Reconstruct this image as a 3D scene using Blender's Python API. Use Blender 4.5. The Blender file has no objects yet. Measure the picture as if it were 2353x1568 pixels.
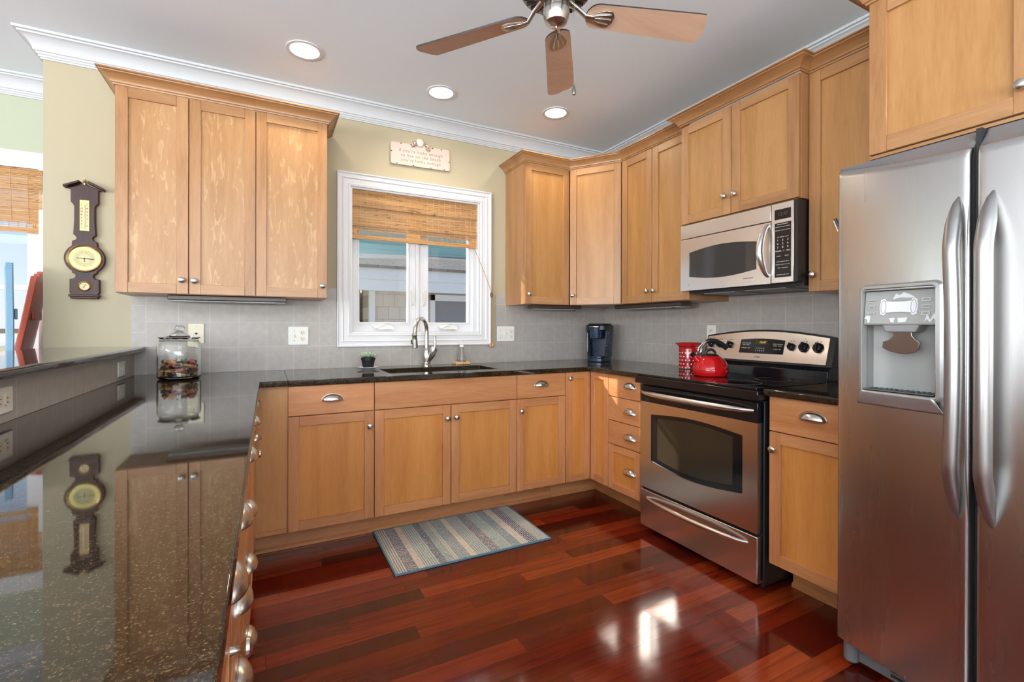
import bpy, math, random
from math import pi, sin, cos, radians as R_, atan2, sqrt
from mathutils import Vector, Matrix, Euler

sc = bpy.context.scene
COL = sc.collection
rnd = random.Random(7)

# ------------------------------------------------------------------ camera
cam = bpy.data.cameras.new('camera')
cam_o = bpy.data.objects.new('camera', cam); COL.objects.link(cam_o)
sc.camera = cam_o
cam.sensor_fit = 'HORIZONTAL'; cam.sensor_width = 36.0
F_PX = 1079.16
cam.lens = 36.0 * F_PX / 2353.0
cam.shift_y = -30.08 / 2353.0
cam.clip_start = 0.02; cam.clip_end = 500
_ya, _pi, _ro = R_(27.4764), R_(-0.0802), R_(0.1199)
_f = Vector((sin(_ya)*cos(_pi), cos(_ya)*cos(_pi), sin(_pi)))
_r = Vector((cos(_ya), -sin(_ya), 0)); _u = _r.cross(_f)
_r2 = _r*cos(_ro) + _u*sin(_ro); _u2 = _u*cos(_ro) - _r*sin(_ro)
cam_o.matrix_world = Matrix(((_r2.x, _u2.x, -_f.x, -2.5816), (_r2.y, _u2.y, -_f.y, -3.2323),
                             (_r2.z, _u2.z, -_f.z, 1.1809), (0, 0, 0, 1)))

# ------------------------------------------------------------------ view, world, sun, window and fill light
sc.view_settings.view_transform = 'Standard'
sc.view_settings.look = 'None'
sc.view_settings.gamma = 1.0
sc.view_settings.use_curve_mapping = False
sc.view_settings.exposure = 0.20
try:
    sc.cycles.max_bounces = 10; sc.cycles.diffuse_bounces = 5; sc.cycles.glossy_bounces = 5
    sc.cycles.transmission_bounces = 8; sc.cycles.transparent_max_bounces = 12
    sc.cycles.sample_clamp_indirect = 6.0
except Exception:
    pass
W = bpy.data.worlds.new('sky'); sc.world = W; W.use_nodes = True
_nt = W.node_tree; _nt.nodes.clear()
_o = _nt.nodes.new('ShaderNodeOutputWorld'); _bg = _nt.nodes.new('ShaderNodeBackground')
_tc = _nt.nodes.new('ShaderNodeTexCoord'); _sx = _nt.nodes.new('ShaderNodeSeparateXYZ')
_rp = _nt.nodes.new('ShaderNodeValToRGB')
_nt.links.new(_tc.outputs['Generated'], _sx.inputs[0]); _nt.links.new(_sx.outputs['Z'], _rp.inputs[0])
_rp.color_ramp.elements[0].position = 0.0; _rp.color_ramp.elements[0].color = (0.72, 0.74, 0.82, 1)
_rp.color_ramp.elements[1].position = 0.6; _rp.color_ramp.elements[1].color = (0.30, 0.48, 0.75, 1)
_e = _rp.color_ramp.elements.new(0.09); _e.color = (0.50, 0.62, 0.76, 1)
_nt.links.new(_rp.outputs[0], _bg.inputs[0]); _bg.inputs[1].default_value = 1.15
_nt.links.new(_bg.outputs[0], _o.inputs[0])

def add_light(name, kind, loc, energy, color=(1, 1, 1), rot=None, aim=None, **kw):
    d = bpy.data.lights.new(name, kind); o = bpy.data.objects.new(name, d); COL.objects.link(o)
    o.location = loc; d.energy = energy; d.color = color
    if aim is not None:
        o.rotation_euler = Vector(aim).to_track_quat('-Z', 'Y').to_euler()
    if rot: o.rotation_euler = rot
    for k, v in kw.items(): setattr(d, k, v)
    return o
add_light('sun', 'SUN', (-6, 8, 8), 6.5, (1.0, 0.93, 0.82), aim=(0.40, -0.45, -0.386), angle=R_(0.6))
# area lights at the openings of the open living area (behind and left of the camera)
add_light('ceiling_fill_south', 'AREA', (-3.4, -6.95, 1.35), 560, (0.94, 0.985, 1.0), aim=(0, 1, 4.0), shape='RECTANGLE', size=4.6, size_y=2.1)  # near-flat fill panel added to brighten the ceiling
add_light('ceiling_fill_west', 'AREA', (-7.95, -4.55, 1.40), 690, (0.935, 0.975, 1.0), aim=(1, 0.15, 3.6), shape='RECTANGLE', size=3.8, size_y=2.0)  # second added fill panel, tipped up at the ceiling
add_light('daylight_small_window', 'AREA', (-8.04, -0.95, 1.40), 14, (0.94, 0.97, 1.0), aim=(1, 0, 0), shape='RECTANGLE', size=1.5, size_y=1.5)
add_light('reflection_fill_dining', 'AREA', (-6.5, 0.73, 1.55), 14, (0.93, 0.97, 1.0), aim=(0, -1, 0), shape='RECTANGLE', size=1.8, size_y=1.2)  # added so the fridge steel has something bright to reflect

# ------------------------------------------------------------------ material helpers
def lin(h):
    if isinstance(h, str):
        h = h.lstrip('#'); c = [int(h[i:i+2], 16)/255 for i in (0, 2, 4)]
        return tuple((v/12.92 if v <= 0.04045 else ((v+0.055)/1.055)**2.4) for v in c) + (1,)
    return tuple(h) + ((1,) if len(h) == 3 else ())
class NT:
    def __init__(s, name):
        s.m = bpy.data.materials.new(name); s.m.use_nodes = True; s.t = s.m.node_tree; s.t.nodes.clear()
        s.out = s.n('ShaderNodeOutputMaterial'); s.b = s.n('ShaderNodeBsdfPrincipled')
        s.l(s.b.outputs[0], s.out.inputs[0])
    def n(s, t, **kw):
        x = s.t.nodes.new(t)
        for k, v in kw.items(): setattr(x, k, v)
        return x
    def l(s, a, b): s.t.links.new(a, b)
    def set(s, **kw):
        for k, v in kw.items():
            i = s.b.inputs[k.replace('_', ' ')]
            if hasattr(v, 'links') or isinstance(v, bpy.types.NodeSocket): s.l(v, i)
            else: i.default_value = v
        return s
    def coord(s, kind='Object', scale=(1, 1, 1), loc=(0, 0, 0)):
        tc = s.n('ShaderNodeTexCoord'); mp = s.n('ShaderNodeMapping')
        mp.inputs['Scale'].default_value = scale; mp.inputs['Location'].default_value = loc
        s.l(tc.outputs[kind], mp.inputs[0]); return mp.outputs[0]
    def noise(s, vec, scale, detail=3, rough=0.5, out='Fac', dist=0.0):
        x = s.n('ShaderNodeTexNoise'); x.inputs['Scale'].default_value = scale; x.inputs['Detail'].default_value = detail
        x.inputs['Roughness'].default_value = rough; x.inputs['Distortion'].default_value = dist
        s.l(vec, x.inputs['Vector']); return x.outputs[out]
    def ramp(s, fac, stops, interp='LINEAR'):
        x = s.n('ShaderNodeValToRGB'); cr = x.color_ramp; cr.interpolation = interp
        while len(cr.elements) < len(stops): cr.elements.new(0.5)
        for e, (p, c) in zip(cr.elements, stops):
            e.position = p; e.color = lin(c)
        s.l(fac, x.inputs[0]); return x.outputs[0]
    def math(s, op, a, b=None, c=None):
        x = s.n('ShaderNodeMath', operation=op)
        for i, v in enumerate((a, b, c)):
            if v is None: continue
            if isinstance(v, bpy.types.NodeSocket): s.l(v, x.inputs[i])
            else: x.inputs[i].default_value = v
        return x.outputs[0]
    def mix(s, fac, a, b, blend='MIX'):
        x = s.n('ShaderNodeMix', data_type='RGBA', blend_type=blend)
        for i, v in ((0, fac), (6, a), (7, b)):
            if isinstance(v, bpy.types.NodeSocket): s.l(v, x.inputs[i])
            else: x.inputs[i].default_value = v if i == 0 else lin(v)
        return x.outputs[2]
    def sep(s, vec):
        x = s.n('ShaderNodeSeparateXYZ'); s.l(vec, x.inputs[0]); return x.outputs
    def comb(s, a, b, c=0.0):
        x = s.n('ShaderNodeCombineXYZ')
        for i, v in enumerate((a, b, c)):
            if isinstance(v, bpy.types.NodeSocket): s.l(v, x.inputs[i])
            else: x.inputs[i].default_value = v
        return x.outputs[0]
    def bump(s, h, strength=0.3, dist=0.002):
        x = s.n('ShaderNodeBump'); x.inputs['Strength'].default_value = strength; x.inputs['Distance'].default_value = dist
        s.l(h, x.inputs['Height']); s.l(x.outputs[0], s.b.inputs['Normal']); return x

def plain(name, col, rough=0.5, metal=0.0, **kw):
    t = NT(name); t.set(Base_Color=lin(col), Roughness=rough, Metallic=metal)
    # slight natural unevenness of the finish
    v = t.coord(); n = t.noise(v, 35, 2)
    t.set(Roughness=t.math('ADD', t.math('MULTIPLY', n, 0.06), max(rough - 0.03, 0.0)))
    for k, x in kw.items(): t.b.inputs[k.replace('_', ' ')].default_value = x
    return t.m

def wood(name, axis, base='#ab7c50', dark='#976a3f', light='#b88b60', flame=0.0, rough=0.38, vary=0.12, coat=0.25):
    """maple-like wood, grain along the object's own axis"""
    t = NT(name)
    s = {'x': (0.9, 9, 9), 'y': (9, 0.9, 9), 'z': (9, 9, 0.9)}[axis]
    tc = t.n('ShaderNodeTexCoord'); oi = t.n('ShaderNodeObjectInfo')
    va = t.n('ShaderNodeVectorMath', operation='ADD'); t.l(tc.outputs['Object'], va.inputs[0])
    r3 = t.comb(t.math('MULTIPLY', oi.outputs['Random'], 17.0), t.math('MULTIPLY', oi.outputs['Random'], 31.0), t.math('MULTIPLY', oi.outputs['Random'], 53.0))
    t.l(r3, va.inputs[1])
    mp = t.n('ShaderNodeMapping'); mp.inputs['Scale'].default_value = s; t.l(va.outputs[0], mp.inputs[0]); v = mp.outputs[0]
    n1 = t.noise(v, 1.1, 4, 0.55, dist=0.6)
    n2 = t.noise(v, 14, 3, 0.6)
    fac = t.math('ADD', t.math('MULTIPLY', n1, 0.7), t.math('MULTIPLY', n2, 0.3))
    c = t.ramp(fac, [(0.33, dark), (0.5, base), (0.68, light)])
    if flame:
        m2 = t.n('ShaderNodeMapping'); m2.inputs['Scale'].default_value = {'x': (.22, 1, 1), 'y': (1, .22, 1), 'z': (1, 1, .22)}[axis]
        t.l(va.outputs[0], m2.inputs[0])
        n3 = t.noise(m2.outputs[0], 46, 3, 0.55, dist=0.9)
        fl = t.ramp(n3, [(0.56, (0, 0, 0)), (0.66, (1, 1, 1))])
        c = t.mix(t.math('MULTIPLY', fl, flame), c, '#dcbd90')
    hv = t.n('ShaderNodeHueSaturation')
    t.l(c, hv.inputs['Color']); t.l(t.math('ADD', t.math('MULTIPLY', oi.outputs['Random'], vary), 1.0 - vary*0.6), hv.inputs['Value'])
    t.set(Base_Color=hv.outputs[0], Roughness=rough, Coat_Weight=coat, Coat_Roughness=0.25)
    t.bump(n2, 0.06, 0.001)
    return t.m
MAPLE_V = wood('maple_vertical_grain', 'z')
MAPLE_H = wood('maple_horizontal_grain', 'x', base='#ab7d51', dark='#976a40', light='#b88c61')
MAPLE_P = wood('maple_panel', 'z', base='#b0804b', dark='#a1713e', light='#bb8d5a')
MAPLE_F = wood('maple_flamed_panel', 'z', base='#b08353', dark='#a47646', light='#bb9063', flame=0.34)
BASE_V = wood('warm_bounce_maple_vertical_grain', 'z', base='#c88857', dark='#b27244', light='#d69a6a')  # same maple; warm bounce from the red floor is put into these base-cabinet colours
BASE_H = wood('warm_bounce_maple_horizontal_grain', 'x', base='#c88857', dark='#b27244', light='#d69a6a')
BASE_P = wood('warm_bounce_maple_panel', 'z', base='#d08a45', dark='#bf7a39', light='#d99755')
MAPLE_Y = wood('maple_grain_along_run', 'y', base='#d6a56b')

def steel(name, col=(0.62, 0.60, 0.58), rough=0.24, brush='x', streak=260, aniso=0.3):
    t = NT(name)
    s = {'x': (1, streak, streak), 'y': (streak, 1, streak), 'z': (streak, streak, 1)}[brush]
    n = t.noise(t.coord(scale=s), 1.0, 2)
    t.set(Base_Color=lin(col), Metallic=1.0, Roughness=t.math('ADD', t.math('MULTIPLY', n, 0.05), rough - 0.025))
    t.b.inputs['Anisotropic'].default_value = aniso
    pass
    return t.m
STEEL = steel('brushed_stainless_steel', (0.74, 0.71, 0.68), 0.26, 'x', 260, 0.7)
STEEL_F = steel('fridge_stainless_steel', (0.57, 0.565, 0.56), 0.27, 'z', 20, 0.0)
STEEL_H = plain('handle_stainless_steel', (0.42, 0.415, 0.41), 0.38, 1.0)
NICKEL = plain('satin_nickel', (0.60, 0.57, 0.53), 0.26, 1.0)
CHROME = plain('chrome', (0.80, 0.80, 0.80), 0.08, 1.0)
BRASS = plain('brass', (0.62, 0.40, 0.17), 0.28, 1.0)
BLACK = plain('gloss_black', (0.008, 0.008, 0.010), 0.10)
BLACKM = plain('satin_black', (0.012, 0.012, 0.013), 0.38)
DKGREY = plain('dark_grey_plastic', (0.10, 0.10, 0.105), 0.45)
GREY = plain('grey_plastic', (0.28, 0.28, 0.29), 0.45)
WHITE = plain('white_paint_trim', '#dcdde0', 0.35)
CROWN = plain('crown_paint', '#c8cdd2', 0.5)
WHITEP = plain('white_plastic', '#e9e8e2', 0.35)
IVORY = plain('ivory_plastic', '#e6dcc4', 0.4)
DARKHOLE = plain('dark_slot', (0.02, 0.018, 0.015), 0.7)
RUBBER = plain('dark_gasket', (0.02, 0.02, 0.022), 0.6)

def paint(name, col, rough=0.75):
    t = NT(name); n = t.noise(t.coord(), 220, 2)
    t.set(Base_Color=lin(col), Roughness=rough); t.bump(n, 0.05, 0.0005); return t.m
WALLP = paint('cream_wall_paint', '#b5ac92')
WALLG = paint('pale_green_wall_paint', '#b4bca6')
CEILP = paint('ceiling_paint', '#e6f1fa', 0.85)

def tile(name, u, w, u0, w0, mirror=False):
    """150 mm wall tiles; u, w: which object axes carry the grid"""
    t = NT(name); tc = t.n('ShaderNodeTexCoord'); o = t.sep(tc.outputs['Object'])
    a = t.math('SUBTRACT', o['XYZ'.index(u)], u0); b = t.math('SUBTRACT', o['XYZ'.index(w)], w0)
    br = t.n('ShaderNodeTexBrick'); br.offset = 0.0; br.squash = 1.0
    t.l(t.comb(a, b), br.inputs['Vector'])
    br.inputs['Scale'].default_value = 1.0; br.inputs['Brick Width'].default_value = 0.1478; br.inputs['Row Height'].default_value = 0.1478
    br.inputs['Mortar Size'].default_value = 0.0015; br.inputs['Mortar Smooth'].default_value = 0.2
    br.inputs['Color1'].default_value = lin('#aba49e'); br.inputs['Color2'].default_value = lin('#b0a9a3'); br.inputs['Mortar'].default_value = lin('#c4bfba')
    n = t.noise(tc.outputs['Object'], 28, 4, 0.6)
    c = t.mix(0.35, br.outputs['Color'], t.ramp(n, [(0.3, '#9c958e'), (0.7, '#bcb6b0')]))
    c = t.mix(br.outputs['Fac'], c, '#c2bdb8')
    t.set(Base_Color=c, Roughness=0.42)
    t.bump(t.math('SUBTRACT', 1.0, br.outputs['Fac']), 0.35, 0.002)
    return t.m
TILE_B = tile('grey_wall_tile', 'X', 'Z', -3.177, 0.912)
TILE_E = tile('grey_wall_tile_edge_column', 'X', 'Z', -3.3248, 0.854)
TILE_R = tile('grey_wall_tile_side', 'Y', 'Z', -0.126, 0.912)
TILE_H = tile('grey_wall_tile_low', 'Y', 'Z', -0.03, 0.914)

def granite(name='black_granite'):
    t = NT(name); v = t.coord()
    n1 = t.noise(v, 420, 2, 0.6)
    vo = t.n('ShaderNodeTexVoronoi'); vo.inputs['Scale'].default_value = 300; t.l(v, vo.inputs['Vector'])
    n2 = t.noise(v, 70, 3, 0.6)
    c = t.ramp(n1, [(0.43, '#1b1611'), (0.56, '#352a1d'), (0.66, '#604c34'), (0.79, '#8c7c66')])
    c = t.mix(t.ramp(n2, [(0.48, (0, 0, 0)), (0.66, (1, 1, 1))]), c, '#1a1611')
    sp = t.ramp(vo.outputs['Distance'], [(0.07, (1, 1, 1)), (0.13, (0, 0, 0))])
    c = t.mix(t.math('MULTIPLY', sp, 0.15), c, '#8f8878')
    t.set(Base_Color=c, Roughness=0.035); t.b.inputs['IOR'].default_value = 1.58
    return t.m
GRANITE = granite()

def floor_mat():
    t = NT('brazilian_cherry_planks'); tc = t.n('ShaderNodeTexCoord'); o = t.sep(tc.outputs['Object'])
    row = t.math('FLOOR', t.math('DIVIDE', o[1], 0.083))
    def wn(vec, out='Value'):
        x = t.n('ShaderNodeTexWhiteNoise', noise_dimensions='2D'); t.l(vec, x.inputs['Vector']); return x.outputs[out]
    off = wn(t.comb(row, 3.7))
    xx = t.math('ADD', t.math('DIVIDE', o[0], 0.78), t.math('MULTIPLY', off, 13.0))
    plank = t.math('FLOOR', xx)
    rv = wn(t.comb(plank, row))
    base = t.ramp(rv, [(0.0, '#45140b'), (0.2, '#5a1a0e'), (0.5, '#6e2211'), (0.8, '#802b15'), (1.0, '#a04520')])
    gv = t.comb(t.math('MULTIPLY', o[0], 1.6), t.math('ADD', t.math('MULTIPLY', o[1], 26.0), t.math('MULTIPLY', rv, 40.0)))
    g = t.noise(gv, 1.5, 5, 0.6, dist=0.8)
    c = t.mix(0.85, base, t.ramp(g, [(0.3, '#7a4030'), (0.5, '#e8c4b4'), (0.72, '#ffffff')]), 'MULTIPLY')
    c = t.mix(0.25, c, base)
    fy = t.math('FRACT', t.math('DIVIDE', o[1], 0.083)); fx = t.math('FRACT', xx)
    ey = t.math('GREATER_THAN', t.math('ABSOLUTE', t.math('SUBTRACT', fy, 0.5)), 0.492)
    ex = t.math('GREATER_THAN', t.math('ABSOLUTE', t.math('SUBTRACT', fx, 0.5)), 0.4988)
    e = t.math('MAXIMUM', ey, ex)
    c = t.mix(t.math('MULTIPLY', e, 0.55), c, '#1c0703')
    rg = t.noise(tc.outputs['Object'], 3.0, 2)
    t.set(Base_Color=c, Roughness=t.math('ADD', t.math('MULTIPLY', rg, 0.05), 0.11), Coat_Weight=0.35, Coat_Roughness=0.08)
    wv = t.noise(t.comb(t.math('MULTIPLY', o[0], 2.5), t.math('MULTIPLY', o[1], 9.0)), 1.5, 2)
    t.bump(wv, 0.10, 0.004)
    return t.m
FLOORM = floor_mat()

def glass(name, col=(1, 1, 1), ior=1.45, rough=0.0):
    t = NT(name); t.set(Base_Color=lin(col), Roughness=rough, Transmission_Weight=1.0, IOR=ior)
    n = t.noise(t.coord(), 8, 1); t.bump(n, 0.01, 0.0005)
    return t.m
GLASS = glass('clear_glass', (0.97, 0.98, 0.97))
def pane_mat():
    t = NT('window_pane'); tr = t.n('ShaderNodeBsdfTransparent'); gl = t.n('ShaderNodeBsdfGlossy'); mx = t.n('ShaderNodeMixShader')
    lw = t.n('ShaderNodeLayerWeight'); lw.inputs[0].default_value = 0.5; gl.inputs['Roughness'].default_value = 0.01
    fac = t.math('ADD', t.math('MULTIPLY', t.math('POWER', lw.outputs['Facing'], 5.0), 0.5), 0.03)
    tr.inputs[0].default_value = (0.97, 0.98, 0.98, 1)
    t.l(fac, mx.inputs[0]); t.l(tr.outputs[0], mx.inputs[1]); t.l(gl.outputs[0], mx.inputs[2]); t.l(mx.outputs[0], t.out.inputs[0])
    t.t.nodes.remove(t.b); return t.m
PANE = pane_mat()
def emis(name, col, strength):
    t = NT(name); t.set(Base_Color=lin(col), Roughness=0.5, Emission_Color=lin(col), Emission_Strength=strength); return t.m

def bamboo(name='woven_bamboo'):
    t = NT(name); v = t.coord(scale=(2.2, 2.2, 150)); n1 = t.noise(v, 1.0, 3, 0.6)
    n2 = t.noise(t.coord(scale=(9, 9, 60)), 1.3, 4, 0.7)
    c = t.ramp(n1, [(0.3, '#9a6a3c'), (0.5, '#c08f58'), (0.7, '#d6ad78')])
    c = t.mix(t.math('MULTIPLY', t.ramp(n2, [(0.57, (0, 0, 0)), (0.66, (1, 1, 1))]), 0.8), c, '#5e3317')
    t.set(Base_Color=c, Roughness=0.6); t.bump(n1, 0.3, 0.002); return t.m
BAMBOO = bamboo()
STRING = plain('pale_string', '#cdaa80', 0.8)
CORDM = plain('tan_cord', '#b98a58', 0.8)

# ------------------------------------------------------------------ mesh helpers
class MB:
    def __init__(s):
        s.v = []; s.f = []; s.mi = []; s.M = Matrix.Identity(4); s.cur = 0
    def add(s, vs, fs, mi=None):
        b = len(s.v); s.v += [tuple(s.M @ Vector(p)) for p in vs]
        flip = s.M.determinant() < 0
        for f in fs:
            f = [b + i for i in f]
            s.f.append(f[::-1] if flip else f); s.mi.append(s.cur if mi is None else mi)
        return s
    def box(s, x0, x1, y0, y1, z0, z1, mi=None):
        x0, x1 = sorted((x0, x1)); y0, y1 = sorted((y0, y1)); z0, z1 = sorted((z0, z1))
        v = [(x0, y0, z0), (x1, y0, z0), (x1, y1, z0), (x0, y1, z0), (x0, y0, z1), (x1, y0, z1), (x1, y1, z1), (x0, y1, z1)]
        return s.add(v, [(0, 3, 2, 1), (4, 5, 6, 7), (0, 1, 5, 4), (1, 2, 6, 5), (2, 3, 7, 6), (3, 0, 4, 7)], mi)
    def lathe(s, prof, c=(0, 0, 0), n=32, mi=None, a0=0.0, a1=2*pi, M=None, caps=True):
        """prof [(r,z)] from bottom to top, outside"""
        vs = []; fs = []; full = abs(a1 - a0 - 2*pi) < 1e-6; m = n if full else n + 1
        for r, z in prof:
            for k in range(m):
                a = a0 + (a1 - a0)*k/n; p = Vector((r*cos(a), r*sin(a), z))
                if M is not None: p = M @ p
                vs.append((p.x + c[0], p.y + c[1], p.z + c[2]))
        for i in range(len(prof) - 1):
            for k in range(n):
                k2 = (k + 1) % m
                fs.append((i*m + k, i*m + k2, (i+1)*m + k2, (i+1)*m + k))
        if full and caps:
            if prof[0][0] > 1e-6: fs.append(tuple(range(m))[::-1])
            if prof[-1][0] > 1e-6: fs.append(tuple((len(prof)-1)*m + k for k in range(m)))
        return s.add(vs, fs, mi)
    def tube(s, pts, r, n=10, mi=None, caps=True, flat=None):
        """round (or flattened) rod along points; r number or list; flat=(a,b) multiplies the two section axes"""
        P = [Vector(p) for p in pts]; m = len(P); rs = r if isinstance(r, (list, tuple)) else [r]*m
        vs = []; fs = []; up = None
        for i in range(m):
            d = (P[min(i+1, m-1)] - P[max(i-1, 0)]).normalized()
            if up is None:
                up = Vector((0, 0, 1)) if abs(d.z) < 0.9 else Vector((0, 1, 0))
            a = d.cross(up); a.normalize(); b = a.cross(d).normalized(); up = b
            fa, fb = flat or (1, 1)
            for k in range(n):
                t = 2*pi*k/n; vs.append(tuple(P[i] + a*cos(t)*rs[i]*fa + b*sin(t)*rs[i]*fb))
        for i in range(m-1):
            for k in range(n):
                k2 = (k+1) % n; fs.append((i*n+k, i*n+k2, (i+1)*n+k2, (i+1)*n+k))
        if caps: fs += [tuple(range(n))[::-1], tuple((m-1)*n + k for k in range(n))]
        return s.add(vs, fs, mi)
    def sweep(s, prof, path, closed=False, mi=None, plane=None):
        """mitred moulding: prof [(out, up)] closed outline, path [(x,y)], 'out' is to the right of travel; plane maps (x,y,up)->3D"""
        m = len(path); vs = []; fs = []; n = len(prof)
        for i in range(m):
            p = Vector(path[i])
            dp = (Vector(path[i]) - Vector(path[i-1])).normalized() if (i > 0 or closed) else None
            dn = (Vector(path[(i+1) % m]) - p).normalized() if (i < m-1 or closed) else None
            if dp is None: dp = dn
            if dn is None: dn = dp
            n1 = Vector((dp.y, -dp.x)); n2 = Vector((dn.y, -dn.x)); h = (n1 + n2)
            h = h / h.length_squared * 2.0 if h.length > 1e-6 else n1
            for o, u in prof:
                q = p + h*o; w = (q.x, q.y, u); vs.append(plane(*w) if plane else w)
        for i in range(m if closed else m-1):
            j = (i+1) % m
            for k in range(n):
                k2 = (k+1) % n; fs.append((i*n+k, j*n+k, j*n+k2, i*n+k2))
        if not closed: fs += [tuple(range(n)), tuple((m-1)*n+k for k in range(n))[::-1]]
        return s.add(vs, fs, mi)
    def prism(s, pts, d0, d1, plane=None, mi=None):
        """extrude 2D outline pts (a,b) from depth d0 to d1; plane(a,b,d)->3D"""
        pl = plane or (lambda a, b, d: (a, b, d)); n = len(pts)
        vs = [pl(a, b, d0) for a, b in pts] + [pl(a, b, d1) for a, b in pts]
        fs = [tuple(range(n))[::-1], tuple(range(n, 2*n))] + [(k, (k+1) % n, n+(k+1) % n, n+k) for k in range(n)]
        return s.add(vs, fs, mi)
    def cells(s, xs, ys, skip, d0, d1, plane=None, mi=None):
        """slab made of grid cells with some left out (openings); one watertight mesh"""
        pl = plane or (lambda a, b, d: (a, b, d)); nx, ny = len(xs), len(ys)
        idx = {}; vs = []; fs = []
        def V(i, j, k):
            if (i, j, k) not in idx: idx[(i, j, k)] = len(vs); vs.append(pl(xs[i], ys[j], (d0, d1)[k]))
            return idx[(i, j, k)]
        on = lambda i, j: 0 <= i < nx-1 and 0 <= j < ny-1 and not skip(0.5*(xs[i]+xs[i+1]), 0.5*(ys[j]+ys[j+1]))
        for i in range(nx-1):
            for j in range(ny-1):
                if not on(i, j): continue
                fs.append((V(i, j, 1), V(i+1, j, 1), V(i+1, j+1, 1), V(i, j+1, 1)))
                fs.append((V(i, j, 0), V(i, j+1, 0), V(i+1, j+1, 0), V(i+1, j, 0)))
                if not on(i-1, j): fs.append((V(i, j, 0), V(i, j, 1), V(i, j+1, 1), V(i, j+1, 0)))
                if not on(i+1, j): fs.append((V(i+1, j, 0), V(i+1, j+1, 0), V(i+1, j+1, 1), V(i+1, j, 1)))
                if not on(i, j-1): fs.append((V(i, j, 0), V(i+1, j, 0), V(i+1, j, 1), V(i, j, 1)))
                if not on(i, j+1): fs.append((V(i, j+1, 0), V(i, j+1, 1), V(i+1, j+1, 1), V(i+1, j+1, 0)))
        return s.add(vs, fs, mi)
    def grid(s, fn, nu, nv, mi=None):
        vs = [tuple(fn(i/nu, j/nv)) for i in range(nu+1) for j in range(nv+1)]
        fs = [(i*(nv+1)+j, (i+1)*(nv+1)+j, (i+1)*(nv+1)+j+1, i*(nv+1)+j+1) for i in range(nu) for j in range(nv)]
        return s.add(vs, fs, mi)
    def disc(s, c, r, n=40, mi=None, M=None):
        vs = []
        for k in range(n):
            p = Vector((r*cos(2*pi*k/n), r*sin(2*pi*k/n), 0)); p = M @ p if M is not None else p
            vs.append((p.x+c[0], p.y+c[1], p.z+c[2]))
        return s.add(vs, [tuple(range(n))], mi)
    def ball(s, c, r, n=16, mi=None, sc_=(1, 1, 1)):
        prof = [(max(r*cos(t), 0), r*sin(t)) for t in [(-pi/2 + pi*k/(n//2)) for k in range(n//2+1)]]
        return s.lathe([(a*1.0, b*sc_[2]) for a, b in prof], c, n, mi, M=Matrix.Diagonal((sc_[0], sc_[1], 1)))

def mesh(name, mb, mats, parent=None, loc=None, rotz=0.0, bevel=0.0, seg=2, solid=0.0, smooth=32, sub=0, fix=True, weld=0.0):
    me = bpy.data.meshes.new(name)
    vs = mb.v
    if loc is not None and parent is None and rotz == 0.0 and getattr(mb, 'world', True):
        vs = [(x-loc[0], y-loc[1], z-loc[2]) for x, y, z in vs]
    me.from_pydata(vs, [], mb.f)
    if not isinstance(mats, (list, tuple)): mats = [mats]
    for m in mats: me.materials.append(m)
    me.polygons.foreach_set('material_index', [min(i, len(mats)-1) for i in mb.mi])
    if fix or weld:
        import bmesh
        bm = bmesh.new(); bm.from_mesh(me)
        if weld: bmesh.ops.remove_doubles(bm, verts=bm.verts, dist=weld)
        bmesh.ops.recalc_face_normals(bm, faces=bm.faces); bm.to_mesh(me); bm.free()
    me.polygons.foreach_set('use_smooth', [True]*len(me.polygons))
    try: me.set_sharp_from_angle(angle=R_(smooth))
    except Exception: pass
    o = bpy.data.objects.new(name, me); COL.objects.link(o)
    if parent is not None: o.parent = parent
    if loc is not None: o.location = loc
    if rotz: o.rotation_euler = (0, 0, rotz)
    if solid:
        m = o.modifiers.new('thickness', 'SOLIDIFY'); m.thickness = solid; m.offset = 0
    if bevel:
        m = o.modifiers.new('soft_edges', 'BEVEL'); m.width = bevel; m.segments = seg; m.limit_method = 'ANGLE'; m.angle_limit = R_(35)
        m.harden_normals = False
    if sub:
        m = o.modifiers.new('smooth', 'SUBSURF'); m.levels = sub; m.render_levels = sub
    return o
def thing(name, label, cat, loc=(0, 0, 0), rotz=0.0, group=None, rot=None):
    o = bpy.data.objects.new(name, None); COL.objects.link(o); o.empty_display_size = 0.1
    o.location = loc; o.rotation_euler = rot or (0, 0, rotz); o['label'] = label; o['category'] = cat
    if group: o['group'] = group
    return o
def tag(o, label, cat, group=None):
    o['label'] = label; o['category'] = cat
    if group: o['group'] = group
    return o
def struct(o, label=None):
    o['kind'] = 'structure'
    if label: o['label'] = label
    return o
def text(name, body, size, mat, parent, loc, rot, align='CENTER', extrude=0.0003, space=1.0, line=1.0, sx=1.0):
    c = bpy.data.curves.new(name, 'FONT'); c.body = body; c.size = size; c.align_x = align; c.align_y = 'CENTER'
    c.extrude = extrude; c.space_character = space; c.space_line = line; c.materials.append(mat)
    tmp = bpy.data.objects.new(name + '_tmp', c); COL.objects.link(tmp)
    bpy.context.view_layer.update()
    me = bpy.data.meshes.new_from_object(tmp.evaluated_get(bpy.context.evaluated_depsgraph_get()))
    bpy.data.objects.remove(tmp); bpy.data.curves.remove(c)
    me.name = name; me.materials.clear(); me.materials.append(mat)
    o = bpy.data.objects.new(name, me); COL.objects.link(o); o.parent = parent; o.location = loc; o.rotation_euler = rot; o.scale = (sx, 1, 1)
    return o
def empty_part(name, parent, loc=(0, 0, 0)):
    o = bpy.data.objects.new(name, None); COL.objects.link(o); o.parent = parent; o.location = loc; o.empty_display_size = 0.05; return o

H = 2.655
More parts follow.
